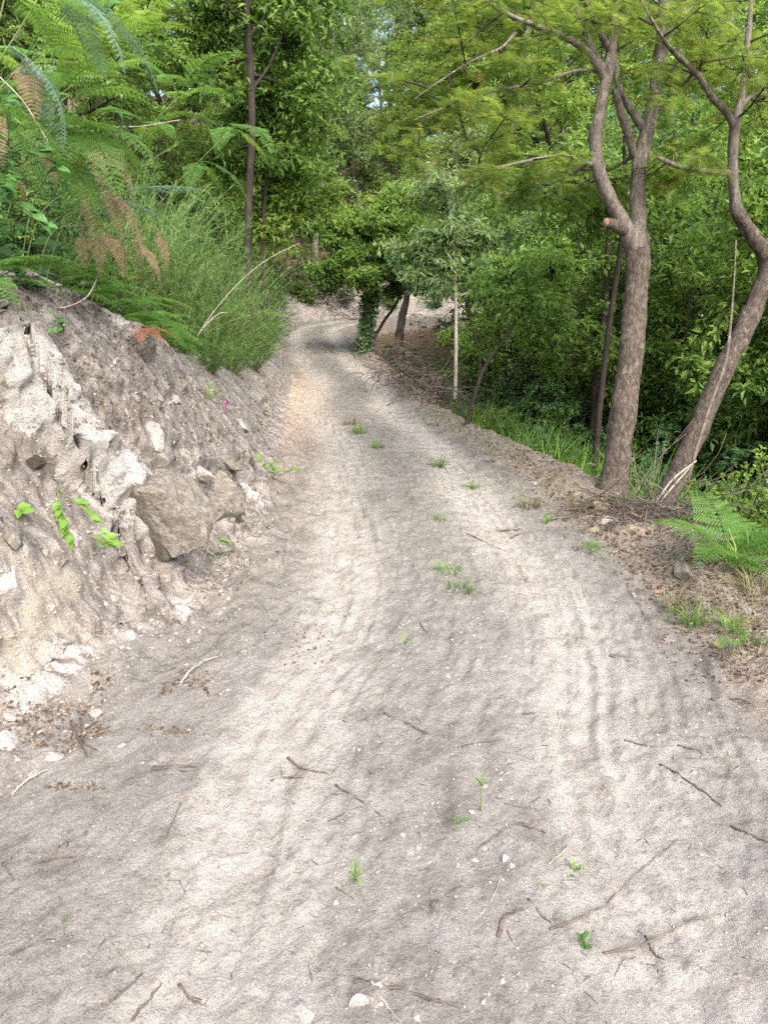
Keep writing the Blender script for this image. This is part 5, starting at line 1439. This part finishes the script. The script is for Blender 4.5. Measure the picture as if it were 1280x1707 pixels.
def stone_tmpl(seed):
    r = np.random.default_rng(seed)
    v = np.array([[1, 0, 0], [-1, 0, 0], [0, 1, 0], [0, -1, 0], [0, 0, 1], [0, 0, -1]], float) * (.7 + .5 * r.random((6, 1))) + r.normal(size=(6, 3)) * .15
    f_ = np.array([[0, 2, 4], [2, 1, 4], [1, 3, 4], [3, 0, 4], [2, 0, 5], [1, 2, 5], [3, 1, 5], [0, 3, 5]])
    return v * np.array([1, .8, .6]), f_
def rand_frames(n, r, nr=None):
    up = norm((nr if nr is not None else np.array([[0, 0, 1.0]])) + r.normal(size=(n, 3)) * .35)
    return frames_of(norm(r.normal(size=(n, 3))) * np.array([1, 1, .25]), up)
mb_ = MB()
p, nn = scatter_xy(26000, -1.9, 2.6, 1.0, 9.5, ro, 1.8)
for k in range(4):
    a = slice(k, None, 4)
    n = len(p[a])
    mb_.stamp(stone_tmpl(k), p[a], rand_frames(n, ro, nn[a]), .0016 + .0055 * ro.random(n) ** 5 + .0016 * ro.random(n), .1 + .55 * ro.random(n))
tag(mb_.build('gravel', M_pebble, smooth=False), 'fine grit and crumbs strewn over the sandy track', 'gravel', kind='stuff')
mb_ = MB()
cl, cn = scatter_xy(5200, -1.7, 2.2, 1.1, 11, ro, 1.5)
dc, sc_ = road_coords(cl[:, :2])
kp = (np.abs(np.abs(dc - .02) - .57) > .22 + .12 * ro.random(len(dc))) & (fbm(cl * 1.1, 2, 76) > -.25)
cl, cn = cl[kp], cn[kp]
for k in range(4):
    a = slice(k, None, 4); m_ = len(cl[a])
    mb_.stamp(stone_tmpl(k + 20), cl[a], rand_frames(m_, ro, cn[a]), .003 + .013 * ro.random(m_) ** 4, .2 + .6 * ro.random(m_))
tag(mb_.build('clods', M_rubble, smooth=False), 'crumbly clods of earth along the crown and edges of the track', 'clods', kind='stuff')
mb_ = MB()
# crumbs of soil and stone on the bank and its toe
pts, nn = scatter_px(7000, (0, 560, 520, 1330), ro, .0)
n = len(pts)
for k in range(4):
    a = slice(k, None, 4); m_ = len(pts[a])
    mb_.stamp(stone_tmpl(k + 9), pts[a], rand_frames(m_, ro, nn[a]), .0025 + .014 * ro.random(m_) ** 6, .15 + .8 * ro.random(m_))
tag(mb_.build('rubble', M_rubble, smooth=False), 'loose crumbs of soil and rock lodged on the bank', 'rubble', kind='stuff')
mb_ = MB()
p, nn = scatter_xy(9000, -1.9, 2.6, 1.0, 12.0, ro, 1.6)
kp = (fbm(p * 1.6, 3, 70) + .45 * ro.random(len(p))) > .05
p, nn = p[kp], nn[kp]
tw = (np.array([[0, -.03, 0], [0, .03, 0], [.5, 0, .05], [.5, .06, .03], [1, 0, 0]]), np.array([[0, 2, 1], [1, 2, 3], [2, 4, 3]]))
n = len(p)
mb_.stamp(tw, p + np.array([0, 0, .002]), rand_frames(n, ro, nn), .012 + .045 * ro.random(n) ** 3, .1 + .6 * ro.random(n))
tag(mb_.build('twig_litter', M_twig, smooth=False), 'bits of twig and bark scattered over the track', 'litter', kind='stuff')
mb_ = MB()
LT = leaf_tmpl(.5, .2, .25)
for box, n in (((150, 1120, 350, 1225), 900), ((0, 1170, 180, 1320), 900), ((880, 830, 1280, 1010), 3200), ((1080, 1000, 1280, 1140), 1000), ((690, 660, 960, 830), 1800), ((100, 470, 450, 720), 1100), ((0, 380, 200, 520), 500), ((300, 700, 480, 1000), 350), ((420, 1040, 560, 1120), 90)):
    p, nn = scatter_px(n, box, ro, None if box[1] in (1120, 1170, 1040) else .05)
    if box[1] in (1120, 1170, 1040):
        kp = fbm(p * 5, 3, 91) > -.1
        p, nn = p[kp], nn[kp]
    m_ = len(p)
    dist = np.linalg.norm(p - CAM, axis=1)
    mb_.stamp(LT, p + nn * .004, rand_frames(m_, ro, nn), (.012 + .018 * ro.random(m_)) * np.clip(dist / 4.5, .8, 1.5), ro.random(m_))
tag(mb_.build('leaf_litter', M_leaf['litter'], smooth=False), 'dead brown leaves gathered along the bank and verge', 'litter', kind='stuff')
mb_ = MB()
bt = blade_tmpl(.06, .4)
for box, n, L in (((880, 800, 1280, 1100), 2200, .06), ((700, 660, 1000, 840), 1200, .07), ((150, 520, 480, 700), 350, .05), ((470, 640, 520, 760), 40, .05), ((560, 690, 660, 770), 120, .05)):
    p, nn = scatter_px(n, box, ro, None if box[0] in (470, 560) else .12)
    m_ = len(p)
    mb_.stamp(bt, p, frames_of(norm(ro.normal(size=(m_, 3)) * .6 + np.array([0, 0, .8])), ro.normal(size=(m_, 3))), L * (.5 + ro.random(m_)), ro.random(m_))
tag(mb_.build('weeds', M_leaf['dry_grass'], smooth=False), 'sparse dry grass and weeds on verge and bank', 'grass', kind='stuff')
# ground cover under the wood
mb_ = MB()
def cover(n, x0, x1, y0, y1, size, hmax):
    x = x0 + (x1 - x0) * ro.random(n); y = y0 + (y1 - y0) * ro.random(n)
    d_, s_ = road_coords(np.stack([x, y], 1))
    hw_ = tab(s_, Y_HW)
    ok = (d_ > hw_ + tab(s_, V_W) + .05) | (-d_ - hw_ > 1.15)
    x, y = x[ok], y[ok]
    p = np.array([drop(a, b) for a, b in zip(x, y)])
    m_ = len(p)
    p[:, 2] += hmax * ro.random(m_) ** 2
    mb_.stamp(LEAF, p, frames_of(rand_dirs(m_, ro) * np.array([1, 1, .4]), np.array([0, 0, 1.0]) + ro.normal(size=(m_, 3)) * .5), size * (.6 + .8 * ro.random(m_)), ro.random(m_) * .8)
cover(9000, 1.2, 6, 4.5, 16, .09, .35); cover(9000, 1, 16, 10, 29, .16, .5); cover(9000, -12, -1.9, 3, 28, .14, .5); cover(8000, -14, 22, 30, 46, .24, .7)
tag(mb_.build('undergrowth', M_leaf['dark'], smooth=False), 'low leafy ground cover under the trees', 'undergrowth', kind='stuff')
